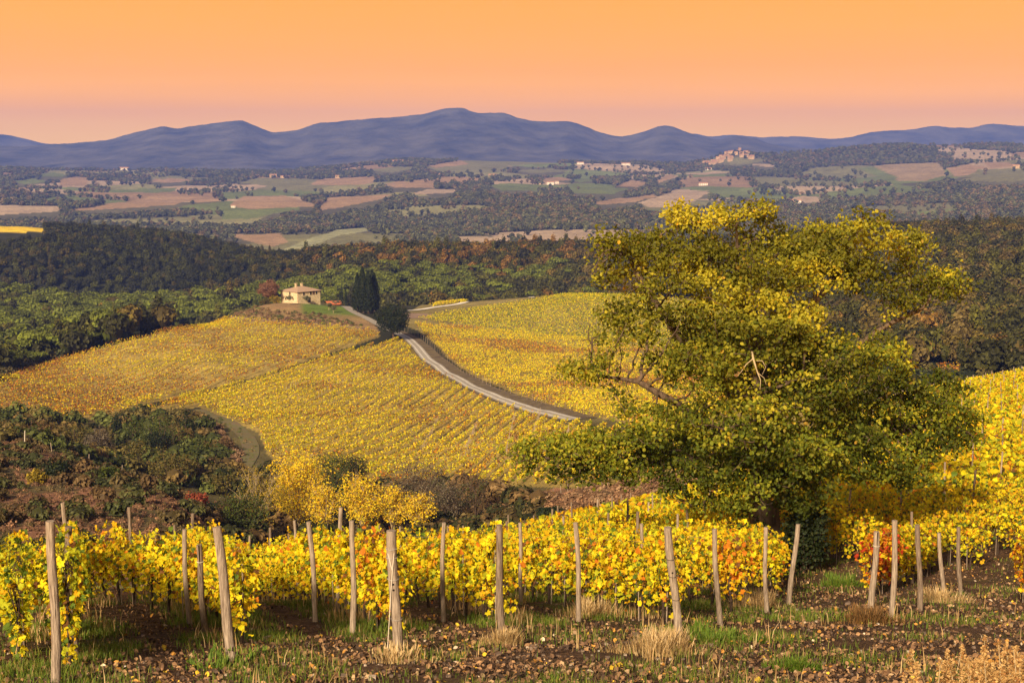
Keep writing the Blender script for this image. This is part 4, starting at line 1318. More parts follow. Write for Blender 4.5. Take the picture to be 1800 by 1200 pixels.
d0 = hb[1]
make_tree('tree', 'russet brown round tree behind the left corner of the farmhouse', 'tree', on_ground(474, d0 + 4), 11.5, 5.2, 'russet', 5200, .5, seed=1, nclump=12, trunk_h=.2)
make_bush('bush', 'golden bush at the left wall of the farmhouse', on_ground(482, d0 - 1), 4.2, 2.5, 'gold_bush', 1100, .45, seed=2)
make_bush('bush', 'olive green bush left of the golden bush', on_ground(465, d0 - 1), 3.8, 2.6, 'olive_brown', 1000, .45, seed=4)
OL = [(538, 534, 4.0, 'small olive tree in front of the farmhouse door'), (565, 531, 4.6, 'small olive tree at the right corner of the farmhouse'),
      (508, 535, 4.2, 'small olive tree against the lit wall of the farmhouse'), (591, 535, 5.0, 'small olive tree in front of the red roofed shed'),
      (578, 545, 3.4, 'young olive tree on the lawn below the shed'), (586, 550, 3.2, 'lowest young olive tree on the lawn beside the drive')]
for i, (x_, y_, hh, lab) in enumerate(OL):
    make_tree('olive_tree', lab, 'olive tree', ground_at(x_, y_, 480, 720), hh, hh * .48, 'olive', 420, .36, group='olive trees by the farmhouse', seed=20 + i, nclump=6, wood='pale_twig', trunk_h=.38)
for i, (x_, hh, y_, rr) in enumerate(((629, 17.0, 549, 3.0), (638, 20.0, 550, 3.7), (648, 18.5, 551, 3.6), (655, 19.0, 550, 3.3), (659, 17.0, 547, 2.8))):
    make_cypress(ground_at(x_, y_, 480, 700), hh, rr, ['leftmost cypress of the dense dark group by the drive', 'tallest cypress of the dense group by the drive', 'middle cypress of the dense group by the drive',
                 'cypress right of the middle in the dense group by the drive', 'rightmost cypress of the dense dark group by the drive'][i], 'cypresses by the drive', 50 + i)
make_cypress(ground_at(601, 530, 560, 700), 10.5, .9, 'slim dark cypress beside the red roofed shed', 'slim cypresses by the shed', 61, 700, .4)
make_cypress(ground_at(608, 530, 560, 700), 10.0, .8, 'slim dark cypress farther right of the shed', 'slim cypresses by the shed', 62, 700, .4)
make_cypress(ground_at(594, 530, 580, 720) + np.array((0, 10, 0)), 9.0, .8, 'slim dark cypress rising behind the shed', 'slim cypresses by the shed', 63, 600, .4)
g = ground_at(692, 598, 400, 600)
make_tree('round_tree', 'dense dark round evergreen tree beside the winding gravel road', 'tree', g, 14.0, 6.9, 'dark', 9000, .42, seed=8, nclump=18, trunk_h=.16, tr=.35, shell=.5, fill=1.15)

# ------------------------------------------------------------------ the gully: autumn trees and scrub
def gtree(px, py, dmin, *a, **k):
    return ground_at(px, py, dmin, 330)
TREES = [  # px, row of the foot, row of the top, half width px, palette, leaves, bare, label
    (525, 945, 795, 50, 'yellow_tree', 5200, False, 'tallest bright yellow tree in the gully behind the vines'),
    (455, 948, 812, 42, 'gold_bush', 1500, True, 'thin half bare yellowish tree left of the tallest yellow tree'),
    (572, 950, 850, 26, 'yellow_tree', 1500, False, 'small orange yellow tree right of the tallest yellow tree'),
    (637, 950, 832, 36, 'yellow_tree', 3000, False, 'round golden tree in the middle of the gully'),
    (690, 948, 850, 24, 'yellow_tree', 1500, False, 'narrow golden tree right of the round golden tree'),
    (735, 948, 862, 24, 'yellow_tree', 1500, False, 'rightmost small golden tree of the gully'),
    (735, 925, 806, 52, 'grey', 2600, True, 'grey brown feathery bare tree behind the golden trees'),
    (790, 930, 840, 34, 'grey', 1400, True, 'pale grey twiggy tree above the dark gully'),
    (838, 925, 828, 34, 'brown', 700, True, 'bare brown fan shaped tree right of the golden trees'),
    (585, 880, 795, 32, 'green', 2200, False, 'green leafy tree between the yellow trees, farther up'),
    (625, 870, 800, 20, 'dark', 1500, False, 'dark evergreen tree behind the round golden tree'),
    (430, 950, 868, 40, 'green', 2200, False, 'dark green tree at the left of the yellow trees'),
]
for i, (px, pf, pt, hw, pal, nl, bare, lab) in enumerate(TREES):
    g = ground_at(px, pf, 120, 330)
    m = g[1] / F
    h = (pf - pt) * m * 1.12
    make_tree('tree', lab, 'tree', g, h, hw * m * 1.3, pal, int(nl * 1.2), .23 if not bare else .19, seed=100 + i, nclump=11, trunk_h=.16, wood='pale_twig' if pal in ('yellow_tree', 'gold_bush') else 'twig', bare=True, tr=.13, shell=0.0, fill=1.22)
BUSH = [  # px, foot, top, half width, palette, label
    (205, 765, 717, 9, 'dark', 'narrow dark evergreen bush above the left slope'),
    (240, 775, 722, 22, 'green', 'bright green bush right of the narrow dark evergreen'),
    (285, 790, 718, 40, 'green', 'broad green bush at the top of the thicket'),
    (325, 770, 712, 22, 'dark', 'dark rounded bush at the right top of the thicket'),
    (275, 800, 748, 28, 'dark', 'dark grey green bush in the middle of the thicket'),
    (240, 822, 768, 26, 'olive_brown', 'olive brown bush in the lower left of the thicket'),
    (300, 845, 790, 46, 'olive_brown', 'wide olive brown bush at the foot of the thicket'),
    (352, 812, 772, 28, 'green', 'mottled green bush at the right side of the thicket'),
    (130, 790, 730, 40, 'olive_brown', 'brown green bush at the left, above the fence posts'),
    (70, 775, 735, 34, 'brown', 'brown bush at the far left edge of the slope'),
    (170, 800, 745, 30, 'grey', 'bare greyish bush left of the thicket'),
    (20, 770, 735, 30, 'olive_brown', 'dull green bush at the left border above the slope'),
    (372, 835, 800, 24, 'brown', 'small brown bush below the mottled green bush'),
    (395, 870, 820, 26, 'olive_brown', 'olive bush below the bend of the dirt track'),
    (345, 900, 858, 18, 'red_bush', 'reddish orange bush alone in the dark scrub'),
    (400, 925, 880, 24, 'brown', 'rusty brown bush left of the dark green tree'),
    (395, 795, 765, 16, 'brown', 'tan dry bush beside the bend of the dirt track'),
    (965, 905, 888, 22, 'dark', 'low dark bush in front of the bracken bank'),
    (870, 905, 868, 26, 'brown', 'russet brown bush right of the bare fan shaped tree'),
    (100, 838, 800, 24, 'dark', 'dark green bush on the dry slope at the left'),
    (65, 850, 818, 16, 'gold_bush', 'yellow green bush low on the dry slope at the left'),
    (190, 850, 815, 20, 'green', 'green bush beside the fence on the slope'),
]
for i, (px, pf, pt, hw, pal, lab) in enumerate(BUSH):
    g = ground_at(px, pf, 90, 330)
    m = g[1] / F
    make_bush('bush', lab, g, (pf - pt) * m * 1.05, hw * m * 1.1, pal, 1500 if hw > 25 else 800, .30, seed=200 + i, nclump=9)

# ------------------------------------------------------------------ instanced masses: woods, scrub, bracken
def proto(name, kind, seed):
    """one tree crown, a metre of radius wide, of leaf clumps round a rough solid heart"""
    r_ = np.random.default_rng(seed)
    n = {'broad': 260, 'pine': 240, 'cone': 200, 'far': 60, 'scrub': 130, 'tuft': 60}[kind]
    sq = {'broad': (1, 1, .95), 'pine': (1.15, 1.15, .42), 'cone': (.55, .55, 1.5), 'far': (1, 1, .9), 'scrub': (1, 1, .75), 'tuft': (1, 1, .7)}[kind]
    zc = {'broad': 1.05, 'pine': 1.55, 'cone': 1.4, 'far': .9, 'scrub': .55, 'tuft': .4}[kind]
    nl = 7 if kind != 'far' else 4
    lob = unit(r_.normal(size=(nl, 3))) * r_.uniform(.30, .52, (nl, 1)); lr = r_.uniform(.45, .68, nl)
    ci = r_.integers(0, nl, n)
    d = unit(r_.normal(size=(n, 3))); d[:, 2] = np.abs(d[:, 2]) * .9 - .25 * r_.random(n)
    d = unit(d)
    P = (lob[ci] + d * lr[ci][:, None] * r_.uniform(.85, 1.12, (n, 1))) * np.array(sq) + np.array((0, 0, zc))
    V, Fq, li = leaves(P, {'far': .52, 'scrub': .30, 'tuft': .34}.get(kind, .26) * r_.uniform(.7, 1.3, n), HEX, .35, facing=d * 1.3)
    g = r_.uniform(.6, 1.35, n)
    cols = np.stack([g, g, g], -1)[li]
    # heart
    ph = np.linspace(0, 2 * math.pi, 8, endpoint=False)
    hv = [(0, 0, zc + sq[2] * .7)] + [(math.cos(a) * .62 * sq[0] * s, math.sin(a) * .62 * sq[1] * s, zc + sq[2] * z) for z, s in ((.35, .8), (-.25, .95)) for a in ph] + [(0, 0, 0)]
    o = len(V); hf = [(o, o + 1 + i, o + 1 + (i + 1) % 8) for i in range(8)] + [(o + 9 + i, o + 17, o + 9 + (i + 1) % 8) for i in range(8)]
    hq = [(o + 1 + i, o + 9 + i, o + 9 + (i + 1) % 8, o + 1 + (i + 1) % 8) for i in range(8)]
    V = np.concatenate([V, np.array(hv)]); cols = np.concatenate([cols, np.full((len(hv), 3), .55)])
    me = mesh_np(name, V, [np.array(hf), np.concatenate([Fq, np.array(hq)])], M['forest_leaf'], cols=cols)
    return bpy.data.objects.new(name, me)
PROTO = {k: [proto(k + '_crown', k, 500 + 10 * j + i) for i in range(m)] for j, (k, m) in enumerate((('broad', 4), ('pine', 2), ('cone', 1), ('far', 3), ('scrub', 3), ('tuft', 2)))}

def scatter(name, P, sc, pid, tint, protos, label, cat):
    me = bpy.data.meshes.new(name)
    N = len(P)
    me.vertices.add(N); me.vertices.foreach_set('co', np.asarray(P, np.float32).ravel())
    for nm, tp, arr, key in (('sc', 'FLOAT_VECTOR', sc, 'vector'), ('pid', 'INT', pid, 'value'), ('rot', 'FLOAT', rng.uniform(0, 6.28, N), 'value')):
        a = me.attributes.new(nm, tp, 'POINT'); a.data.foreach_set(key, np.asarray(arr, np.int32 if tp == 'INT' else np.float32).ravel())
    a = me.attributes.new('tint', 'FLOAT_COLOR', 'POINT')
    c = np.ones((N, 4), np.float32); c[:, :3] = tint; a.data.foreach_set('color', c.ravel())
    ng = bpy.data.node_groups.new(name + '_nodes', 'GeometryNodeTree')
    ng.interface.new_socket('Geometry', in_out='INPUT', socket_type='NodeSocketGeometry')
    ng.interface.new_socket('Geometry', in_out='OUTPUT', socket_type='NodeSocketGeometry')
    nd, lk = ng.nodes, ng.links
    gi, go = nd.new('NodeGroupInput'), nd.new('NodeGroupOutput')
    jn = nd.new('GeometryNodeJoinGeometry')
    def attr(nm, tp):
        q_ = nd.new('GeometryNodeInputNamedAttribute'); q_.data_type = tp; q_.inputs['Name'].default_value = nm
        return q_.outputs['Attribute']
    s_, p_, r_ = attr('sc', 'FLOAT_VECTOR'), attr('pid', 'INT'), attr('rot', 'FLOAT')
    cx = nd.new('ShaderNodeCombineXYZ'); lk.new(r_, cx.inputs['Z'])
    er = nd.new('FunctionNodeEulerToRotation'); lk.new(cx.outputs[0], er.inputs[0])
    for k, ob in enumerate(protos):
        oi = nd.new('GeometryNodeObjectInfo'); oi.inputs['Object'].default_value = ob; oi.inputs['As Instance'].default_value = True
        eq = nd.new('FunctionNodeCompare'); eq.data_type = 'INT'; eq.operation = 'EQUAL'
        ins = [i for i in eq.inputs if i.type == 'INT']
        lk.new(p_, ins[0]); ins[1].default_value = k
        ip = nd.new('GeometryNodeInstanceOnPoints')
        lk.new(gi.outputs[0], ip.inputs['Points']); lk.new(eq.outputs[0], ip.inputs['Selection'])
        lk.new(oi.outputs['Geometry'], ip.inputs['Instance']); lk.new(er.outputs[0], ip.inputs['Rotation']); lk.new(s_, ip.inputs['Scale'])
        lk.new(ip.outputs[0], jn.inputs[0])
    lk.new(jn.outputs[0], go.inputs[0])
    o = link(name, me)
    md = o.modifiers.new('scatter', 'NODES'); md.node_group = ng
    return set_prop(o, label=label, cat=cat, kind='stuff')

def sample(dmin, dmax, cell, amax=0.43):
    """one jittered point per cell of a square grid over the land between two distances"""
    xs = np.arange(-amax * dmax, amax * dmax, cell); ys = np.arange(dmin, dmax, cell)
    X, Y = np.meshgrid(xs, ys)
    X = (X + rng.uniform(-.5, .5, X.shape) * cell).ravel(); Y = (Y + rng.uniform(-.5, .5, Y.shape) * cell).ravel()
    k = np.abs(X / Y) < amax
    return X[k], Y[k]
ALLV = (V_LEFT, V_MID, V_RIGHT, V_TOP, V_BACK, V_GOLD, V_STRIP, KNOLL)
CLEAR = [(570,520),(700,520),(780,528),(940,515),(960,528),(800,552),(760,575),(700,600),(660,585),(600,560)]

# woods on the near ridges
X, Y = sample(330, 1420, 6.2)
Z = H(X, Y); px, py = to_px(X, Y, Z)
k = np.ones(len(X), bool)
for poly in ALLV: k &= ~(inside(px, py, poly) & (Y < 790))
k &= ~(inside(px, py, CLEAR) & (Y < 760)) & ~(inside(px, py, GOLD_TOP) & (Y > 1150))
for up in (5.0, 10.0):
    qx, qy = to_px(X, Y, Z + up); k &= ~(inside(qx, qy, GOLD_TOP) & (Y > 1150))
# the edge of the woods: only beyond the vineyard hill
edge_px = np.array([-600, 0, 100, 250, 370, 430, 560, 700, 800, 1000, 1100, 1300, 1500, 1700, 2400])
edge_d = np.array([420, 430, 450, 505, 600, 690, 706, 720, 760, 740, 770, 600, 420, 345, 320])
k &= Y > np.interp(px, edge_px, edge_d)
k &= seen(X, Y, 9.0, .006)
X, Y, Z, px, py = X[k], Y[k], Z[k], px[k], py[k]
N = len(X)
kindn = fbm(X / 70, Y / 70, 81)
pinez = smooth(fbm(X / 110 + 7, Y / 80, 82), .46, .54) * smooth(px, 1050, 900) * smooth(Y, 1040, 960)
isp = rng.random(N) < pinez * .75
autumn = smooth(fbm(X / 60, Y / 60, 83), .50, .62)
lh = smooth(Y, 980, 1010) * smooth(px, 570, 500)
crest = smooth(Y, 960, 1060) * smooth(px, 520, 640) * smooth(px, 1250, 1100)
green = np.array((.098, .092, .010)); dk = np.array((.046, .044, .008)); rust = np.array((.235, .125, .020)); pn = np.array((.110, .125, .012)); tan = np.array((.155, .110, .016))
tint = np.where((rng.random(N) < .5)[:, None], green, dk)
a_ = rng.random(N)
tint = np.where((a_ < .08 + .24 * autumn)[:, None], tan, tint)
tint = np.where((rng.random(N) < (.006 + .010 * autumn) * (1 - .8 * lh) + .30 * crest)[:, None], rust, tint)
tint = np.where(((rng.random(N) < .18) & (px > 1050))[:, None], np.array((.135, .095, .026)), tint)
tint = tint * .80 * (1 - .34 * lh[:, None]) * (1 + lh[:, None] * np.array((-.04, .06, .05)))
tint = np.where(isp[:, None], pn, tint) * rng.uniform(.7, 1.35, (N, 1))
s = rng.uniform(2.6, 5.4, N) * (1 - .25 * lh)
sc = np.stack([s * rng.uniform(.85, 1.15, N), s * rng.uniform(.85, 1.15, N), s * rng.uniform(.95, 1.3, N)], -1)
pid = np.where(isp, rng.integers(4, 6, N), rng.integers(0, 4, N))
cone = (rng.random(N) < .05) & ~isp; pid[cone] = 6
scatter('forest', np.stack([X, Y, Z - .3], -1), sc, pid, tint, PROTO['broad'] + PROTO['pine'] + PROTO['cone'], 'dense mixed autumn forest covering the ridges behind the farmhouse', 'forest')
print('forest', N)

# woods and hedges of the far valley
def far_woods(dmin, dmax, cell, smin, smax, label):
    X, Y = sample(dmin, dmax, cell)
    Z = H(X, Y)
    fi = np.clip((X / Y - A0) / (A1 - A0) * (NA - 1), 0, NA - 1).round().astype(int)
    fj = np.clip((np.log(Y) - LD0) / (LD1 - LD0) * (ND - 1), 0, ND - 1).round().astype(int)
    k = ~FMASK[fj, fi] & seen(X, Y, 9.0, .002)
    cp, eg = parcels(X, Y); cp2, _e = parcels(X, Y + 35.0); cp3, _e = parcels(X, Y + 90.0)
    hedge = (eg < 16) & (rng.random(len(X)) < .55)
    lone = rng.random(len(X)) < .035
    k &= ((cp == 0) & ((cp2 == 0) | (rng.random(len(X)) < .3)) & ((cp3 == 0) | (rng.random(len(X)) < .6))) | hedge | lone
    for up in (4.0, 9.0, 15.0):                       # no tall trees right in front of an open field
        qx, qy = to_px(X, Y, Z + up)
        for _c, poly in FIELDS: k &= ~inside(qx, qy, poly)
    dens = fbm(X / 150, Y / 150, 91)
    open_ = smooth(fbm(X / 420, Y / 300, 92), .50, .60)
    k &= rng.random(len(X)) < np.clip(1.05 - .70 * open_ * smooth(dens, .62, .42), .12, 1)
    X, Y, Z = X[k], Y[k], Z[k]; N = len(X)
    au = smooth(fbm(X / 120, Y / 120, 93), .48, .62)
    t = np.where((rng.random(N) < .55)[:, None], np.array((.115, .115, .042)), np.array((.065, .068, .030)))
    t = np.where((rng.random(N) < .12 + .25 * au)[:, None], np.array((.16, .115, .05)), t) * rng.uniform(.6, 1.4, (N, 1))
    s = rng.uniform(smin, smax, N)
    sc = np.stack([s, s, s * rng.uniform(.8, 1.15, N)], -1)
    scatter('woodland', np.stack([X, Y, Z - .5], -1), sc, rng.integers(0, 3, N), t, PROTO['far'], label, 'woodland')
    print('far', N)
far_woods(1600, 3000, 8.0, 3.6, 6.2, 'hazy woods and hedges of the valley beyond the forest ridge')
far_woods(3000, 5600, 12.0, 4.5, 7.5, 'far hazy woods on the rolling hills below the mountains')

# scrub on the dry slope, in the gully and by the tracks
def scrub(name, poly, dmin, dmax, cell, smin, smax, tints, protos, label, cat, prob=1.0, patch=None):
    X, Y = sample(dmin, dmax, cell, .45)
    Z = H(X, Y); px, py = to_px(X, Y, Z)
    k = inside(px, py, poly) & (rng.random(len(X)) < prob)
    if patch is not None: k &= fbm(X / patch, Y / patch, 95) > .48
    X, Y, Z = X[k], Y[k], Z[k]; N = len(X)
    t = np.array(tints)[rng.integers(0, len(tints), N)] * rng.uniform(.7, 1.3, (N, 1))
    s = rng.uniform(smin, smax, N)
    sc = np.stack([s, s, s * rng.uniform(.7, 1.2, N)], -1)
    scatter(name, np.stack([X, Y, Z - .1], -1), sc, rng.integers(0, len(protos), N), t, protos, label, cat)
SLOPE = [(-150,1000),(-150,770),(0,772),(100,795),(220,835),(330,850),(430,880),(620,900),(860,912),(960,900),(900,960),(600,980),(200,1000)]
scrub('scrub', SLOPE, 60, 215, 1.5, .5, 1.5, [(.05,.055,.015),(.075,.075,.02),(.13,.08,.03),(.09,.065,.022)], PROTO['scrub'], 'low dark scrub covering the slope and gully behind the vines', 'scrub', .45, 7)
scrub('dry_grass', SLOPE, 60, 215, 1.1, .25, .6, [(.26,.135,.07),(.20,.105,.055),(.13,.09,.035)], PROTO['tuft'], 'tufts of dry brown grass on the slope at the left', 'dry grass', .7)
THICK = [(-100,770),(-100,730),(60,738),(180,742),(250,722),(340,716),(365,760),(410,800),(425,850),(430,885),(330,860),(220,835),(100,800)]
scrub('thicket', THICK, 205, 330, 3.2, 1.2, 3.0, [(.06,.07,.014),(.09,.10,.02),(.16,.105,.03),(.12,.095,.024)], PROTO['scrub'], 'dense dark thicket between the dry slope and the vineyard', 'thicket', .72)
TRK = [(340,716),(352,718),(390,735),(425,755),(447,778),(452,806),(440,826),(424,826),(430,800),(425,778),(405,757),(380,742)]
scrub('track_grass', TRK, 190, 340, 1.3, .25, .6, [(.13,.14,.03),(.22,.15,.06),(.10,.11,.025)], PROTO['tuft'], 'grass tufts on the bend of the dirt track', 'grass', .55)
GULLY = [(400,960),(420,860),(480,835),(560,850),(700,862),(820,856),(900,880),(960,900),(860,955),(600,965)]
scrub('undergrowth', GULLY, 150, 300, 2.4, 1.0, 2.6, [(.05,.05,.012),(.10,.07,.022),(.14,.085,.03),(.04,.042,.010)], PROTO['scrub'], 'dark brown undergrowth around the yellow trees', 'undergrowth', .9)
BRACK = [(820,905),(930,884),(1060,866),(1160,850),(1250,842),(1250,868),(1150,880),(1000,897),(880,915)]
scrub('bracken', BRACK, 90, 230, 1.3, .6, 1.3, [(.24,.13,.065),(.19,.10,.05),(.28,.17,.09)], PROTO['scrub'], 'bank of brown dead bracken below the posts', 'bracken')
TAN = [(342,722),(360,735),(395,765),(420,800),(425,830),(405,815),(375,775),(345,745)]
scrub('dead_bracken', TAN, 190, 330, 1.7, .7, 1.4, [(.28,.17,.09),(.23,.13,.07)], PROTO['scrub'], 'tan dead bracken along the inside of the dirt track', 'bracken')
KN = [(405,556),(450,540),(480,545),(560,552),(640,572),(600,573),(480,564)]
scrub('rough_grass', KN, 480, 690, 2.6, .6, 1.4, [(.24,.15,.07),(.16,.12,.04),(.12,.13,.03),(.20,.11,.06)], PROTO['tuft'], 'rough brown grass on the bank below the farmhouse', 'rough grass', .8)
HED = [(-100,668),(0,652),(60,642),(110,622),(150,615),(110,632),(50,652),(0,668),(-100,690)]
scrub('hedge', HED, 360, 560, 3.4, 1.5, 3.2, [(.03,.035,.012),(.045,.05,.016),(.09,.07,.025)], PROTO['scrub'], 'dark hedge along the far edge of the left vineyard', 'hedge')
RH = [(1560,672),(1640,655),(1700,668),(1790,672),(1700,690),(1600,690)]
scrub('hedge', RH, 230, 420, 3.4, 1.4, 3.0, [(.03,.036,.012),(.05,.055,.016),(.10,.08,.02)], PROTO['scrub'], 'dark hedge below the russet vineyard strip on the right', 'hedge')

# ------------------------------------------------------------------ grass, leaf litter and stones in the foreground
def blades(name, n, dens, hmin, hmax, pal, label, cat, dmin=14, dmax=62):
    d = np.exp(rng.uniform(math.log(dmin), math.log(dmax), n * 4))
    X = d * rng.uniform(-.42, .42, n * 4); Y = d
    k = rng.random(len(X)) < dens(X, Y)
    X, Y = X[k][:n], Y[k][:n]
    m = len(X)
    s = rng.uniform(hmin, hmax, m)
    ph = rng.uniform(0, 6.28, m)
    T, Fq = BLADE
    lean = rng.uniform(.3, 1.9, m)
    wv = 1.0 + Y / 30.0
    c_, s_ = np.cos(ph), np.sin(ph)
    V = np.zeros((m, len(T), 3))
    bx_ = T[None, :, 0] * wv[:, None] * (s[:, None] / .3)**.3; by_ = T[None, :, 1] * lean[:, None] * s[:, None]; bz_ = T[None, :, 2] * s[:, None]
    V[..., 0] = X[:, None] + bx_ * c_[:, None] - by_ * s_[:, None]
    V[..., 1] = Y[:, None] + bx_ * s_[:, None] + by_ * c_[:, None]
    V[..., 2] = H(X, Y)[:, None] + bz_ - .01
    fc = (Fq[None] + (np.arange(m) * len(T))[:, None, None]).reshape(-1, 3)
    o = link(name, mesh_np(name, V.reshape(-1, 3), fc, M['blade'], cols=np.repeat(pick(pal, m), len(T), axis=0)))
    print(name, m)
    return set_prop(o, label=label, cat=cat, kind='stuff')
def g_dens(X, Y):
    n = smooth(fbm(X / 1.3, Y / 1.3, 101), .44, .60)
    h_ = headf(X, Y)
    pxx, pyy = to_px(X, Y, H(X, Y))
    lawn = smooth(np.hypot((pxx - 1340) / 190, (pyy - 1100) / 45), 1.15, .7)      # the green patch before the oak
    return np.clip(n * smooth(rowdist(X, Y), 1.15, .4) * (1 - .8 * h_) + .05 * h_ * smooth(fbm(X / 1.9, Y / 1.9, 102), .58, .66) + lawn * .45 * n, 0, 1)
blades('grass', 120000, g_dens, .05, .17, [(.085,.135,.015,4),(.13,.18,.02,3),(.20,.20,.03,1.5),(.26,.19,.07,1)], 'green grass under the vines and along the dirt headland', 'grass')
def s_dens(X, Y):
    n = smooth(fbm(X / .9, Y / .9, 111), .56, .68)
    return np.clip(n * smooth(rowdist(X, Y), .9, .25) * (1 - .9 * headf(X, Y)) + .008 * n * headf(X, Y), 0, 1)
blades('dry_grass', 26000, s_dens, .10, .38, [(.46,.30,.13,4),(.36,.22,.09,3),(.55,.40,.20,2),(.22,.13,.05,1)], 'straw coloured dry grass at the feet of the posts', 'dry grass')

def tuft(name, label, px, d, n, h, r, pal, group=None):
    g = on_ground(px, d)
    m = int(n * 2.4)
    rr = rng.uniform(0, 1, m)**.8 * r; ph = rng.uniform(0, 6.28, m)
    X, Y = rr * np.cos(ph) * (1 + .5 * np.sin(ph * 3 + px)) + .2 * r * np.sin(ph * 7), rr * np.sin(ph) * (1 + .4 * np.cos(ph * 2 + px))
    s = rng.uniform(.25, 1.0, m)**1.3 * h * (1.05 - .65 * (rr / r)**2)
    T, Fq = BLADE
    ln = rng.uniform(.4, 2.2, m); a2 = ph + rng.normal(0, .7, m) - math.pi / 2
    c_, s_ = np.cos(a2), np.sin(a2)
    V = np.zeros((m, 5, 3))
    V[..., 0] = X[:, None] + T[None, :, 0] * 1.8 * c_[:, None] - T[None, :, 1] * (ln * s * s_)[:, None]
    V[..., 1] = Y[:, None] + T[None, :, 0] * 1.8 * s_[:, None] + T[None, :, 1] * (ln * s * c_)[:, None]
    V[..., 2] = T[None, :, 2] * s[:, None] - .02
    fc = (Fq[None] + (np.arange(m) * 5)[:, None, None]).reshape(-1, 3)
    o = link(name, mesh_np(name, V.reshape(-1, 3), fc, M['blade'], cols=np.repeat(pick(pal, m), 5, axis=0)), None, g)
    return set_prop(o, label=label, cat='grass tuft', group=group)
STR = [(.50,.34,.15,4),(.40,.26,.11,3),(.60,.45,.24,2)]
GRS = [(.08,.14,.012,4),(.12,.18,.018,3),(.20,.20,.03,1)]
def dof(px, py): return ground_at(px, py, 9, 60)[1]
for (px, py, n, h, r, pal, lab) in (
    (1160, 1150, 900, .40, .60, STR, 'pale straw tuft at the foot of the leaning end post with the knot'),
    (885, 1135, 500, .34, .28, STR, 'straw tuft round the foot of the brown post by the bare soil'),
    (1655, 1058, 420, .38, .55, STR, 'straw tuft at the foot of the crooked pale post on the right'),
    (1330, 1070, 420, .44, .60, STR, 'tall dry tuft in front of the oak between two posts'),
    (1040, 1085, 380, .42, .6, STR, 'dry tuft at the vine row left of the leaning end post'),
    (700, 1165, 260, .26, .5, STR, 'dry tuft before the wire bound end post'),
    (1530, 1095, 500, .36, .6, [(.18,.09,.03,3),(.26,.14,.05,2),(.10,.06,.02,2)], 'dead brown tuft below the red vine'),
    (1395, 1178, 420, .24, .26, GRS, 'small fresh green tuft on the bare dirt at the lower right'),
    (1265, 1130, 800, .20, .75, GRS, 'green grass clump right of the leaning end post'),
    (380, 1178, 420, .15, .8, GRS, 'green clump in front of the thick pale leaning post'),
    (1480, 1030, 600, .30, .8, GRS, 'green strip of grass in the alley beside the dark shrub'),
    ):
    tuft('grass_tuft', lab, px, dof(px, py), n, h, r, pal)

def seedhead(px, top, d, label, seed):
    """tall dry weed with a plume, close to the eye"""
    R = np.random.default_rng(seed)
    g = on_ground(px, d); tz = at(px, top, d)[2] - g[2]
    root = empty('dry_weed', g, label=label, cat='weed', group='dry weeds at the lower right')
    st = MB()
    P = []
    for q_ in range(7):
        ex, ey = R.normal(0, .16), R.normal(0, .2); hh = tz * R.uniform(.72, 1.0)
        st.tube([(ex * .2, ey * .2, -.1), (ex * .5, ey * .5, hh * .55), (ex, ey, hh)], [.006, .005, .003], 4)
        m = 170
        f = R.random(m)
        P.append(np.stack([ex + R.normal(0, .03, m) * (.3 + f), ey + R.normal(0, .03, m) * (.3 + f), hh + .03 - .36 * f], -1))
    st.build('stem', M['pale_twig'], root)
    P = np.concatenate(P)
    V, Fq, li = leaves(P, R.uniform(.014, .034, len(P)), HEX, .2)
    link('plume', mesh_np('plume', V, Fq, M['blade'], cols=pick([(.52,.33,.13,3),(.40,.24,.09,3),(.32,.15,.05,1.5)], len(P))[li]), root)
for i, (px, top, d) in enumerate(((1660, 1145, 12.0), (1702, 1160, 11.5), (1728, 1130, 12.2), (1765, 1150, 11.0), (1790, 1135, 12.0), (1640, 1180, 11.0), (1745, 1175, 10.5), (1800, 1165, 10.5), (1685, 1185, 10.8))):
    seedhead(px, top, d, 'dry golden weed with a feathery plume at the lower right corner', 700 + i)

n = 60000
d = np.exp(rng.uniform(math.log(14), math.log(48), n)); X = d * rng.uniform(-.42, .42, n); Y = d
k = (fbm(X / .8, Y / .8, 121) > .40) & (rng.random(n) < np.clip(.25 + headf(X, Y) + smooth(rowdist(X, Y), .6, 1.2) * .6, 0, 1))
X, Y = X[k], Y[k]
P = np.stack([X, Y, H(X, Y) + rng.uniform(.005, .05, len(X))], -1)
V, Fq, li = leaves(P, .02 + .075 * rng.random(len(P))**2.2, HEX, .8)
o = link('leaf_litter', mesh_np('leaf_litter', V, Fq, M['chip'], cols=pick([(.12,.065,.035,5),(.20,.11,.055,4),(.28,.16,.075,2.5),(.34,.22,.12,.8),(.42,.20,.04,.7),(.50,.38,.26,.15),(.05,.03,.02,5),(.55,.36,.03,.25)], len(P), .3)[li]))
set_prop(o, label='brown leaf litter and bark chips strewn over the soil', cat='leaf litter', kind='stuff')
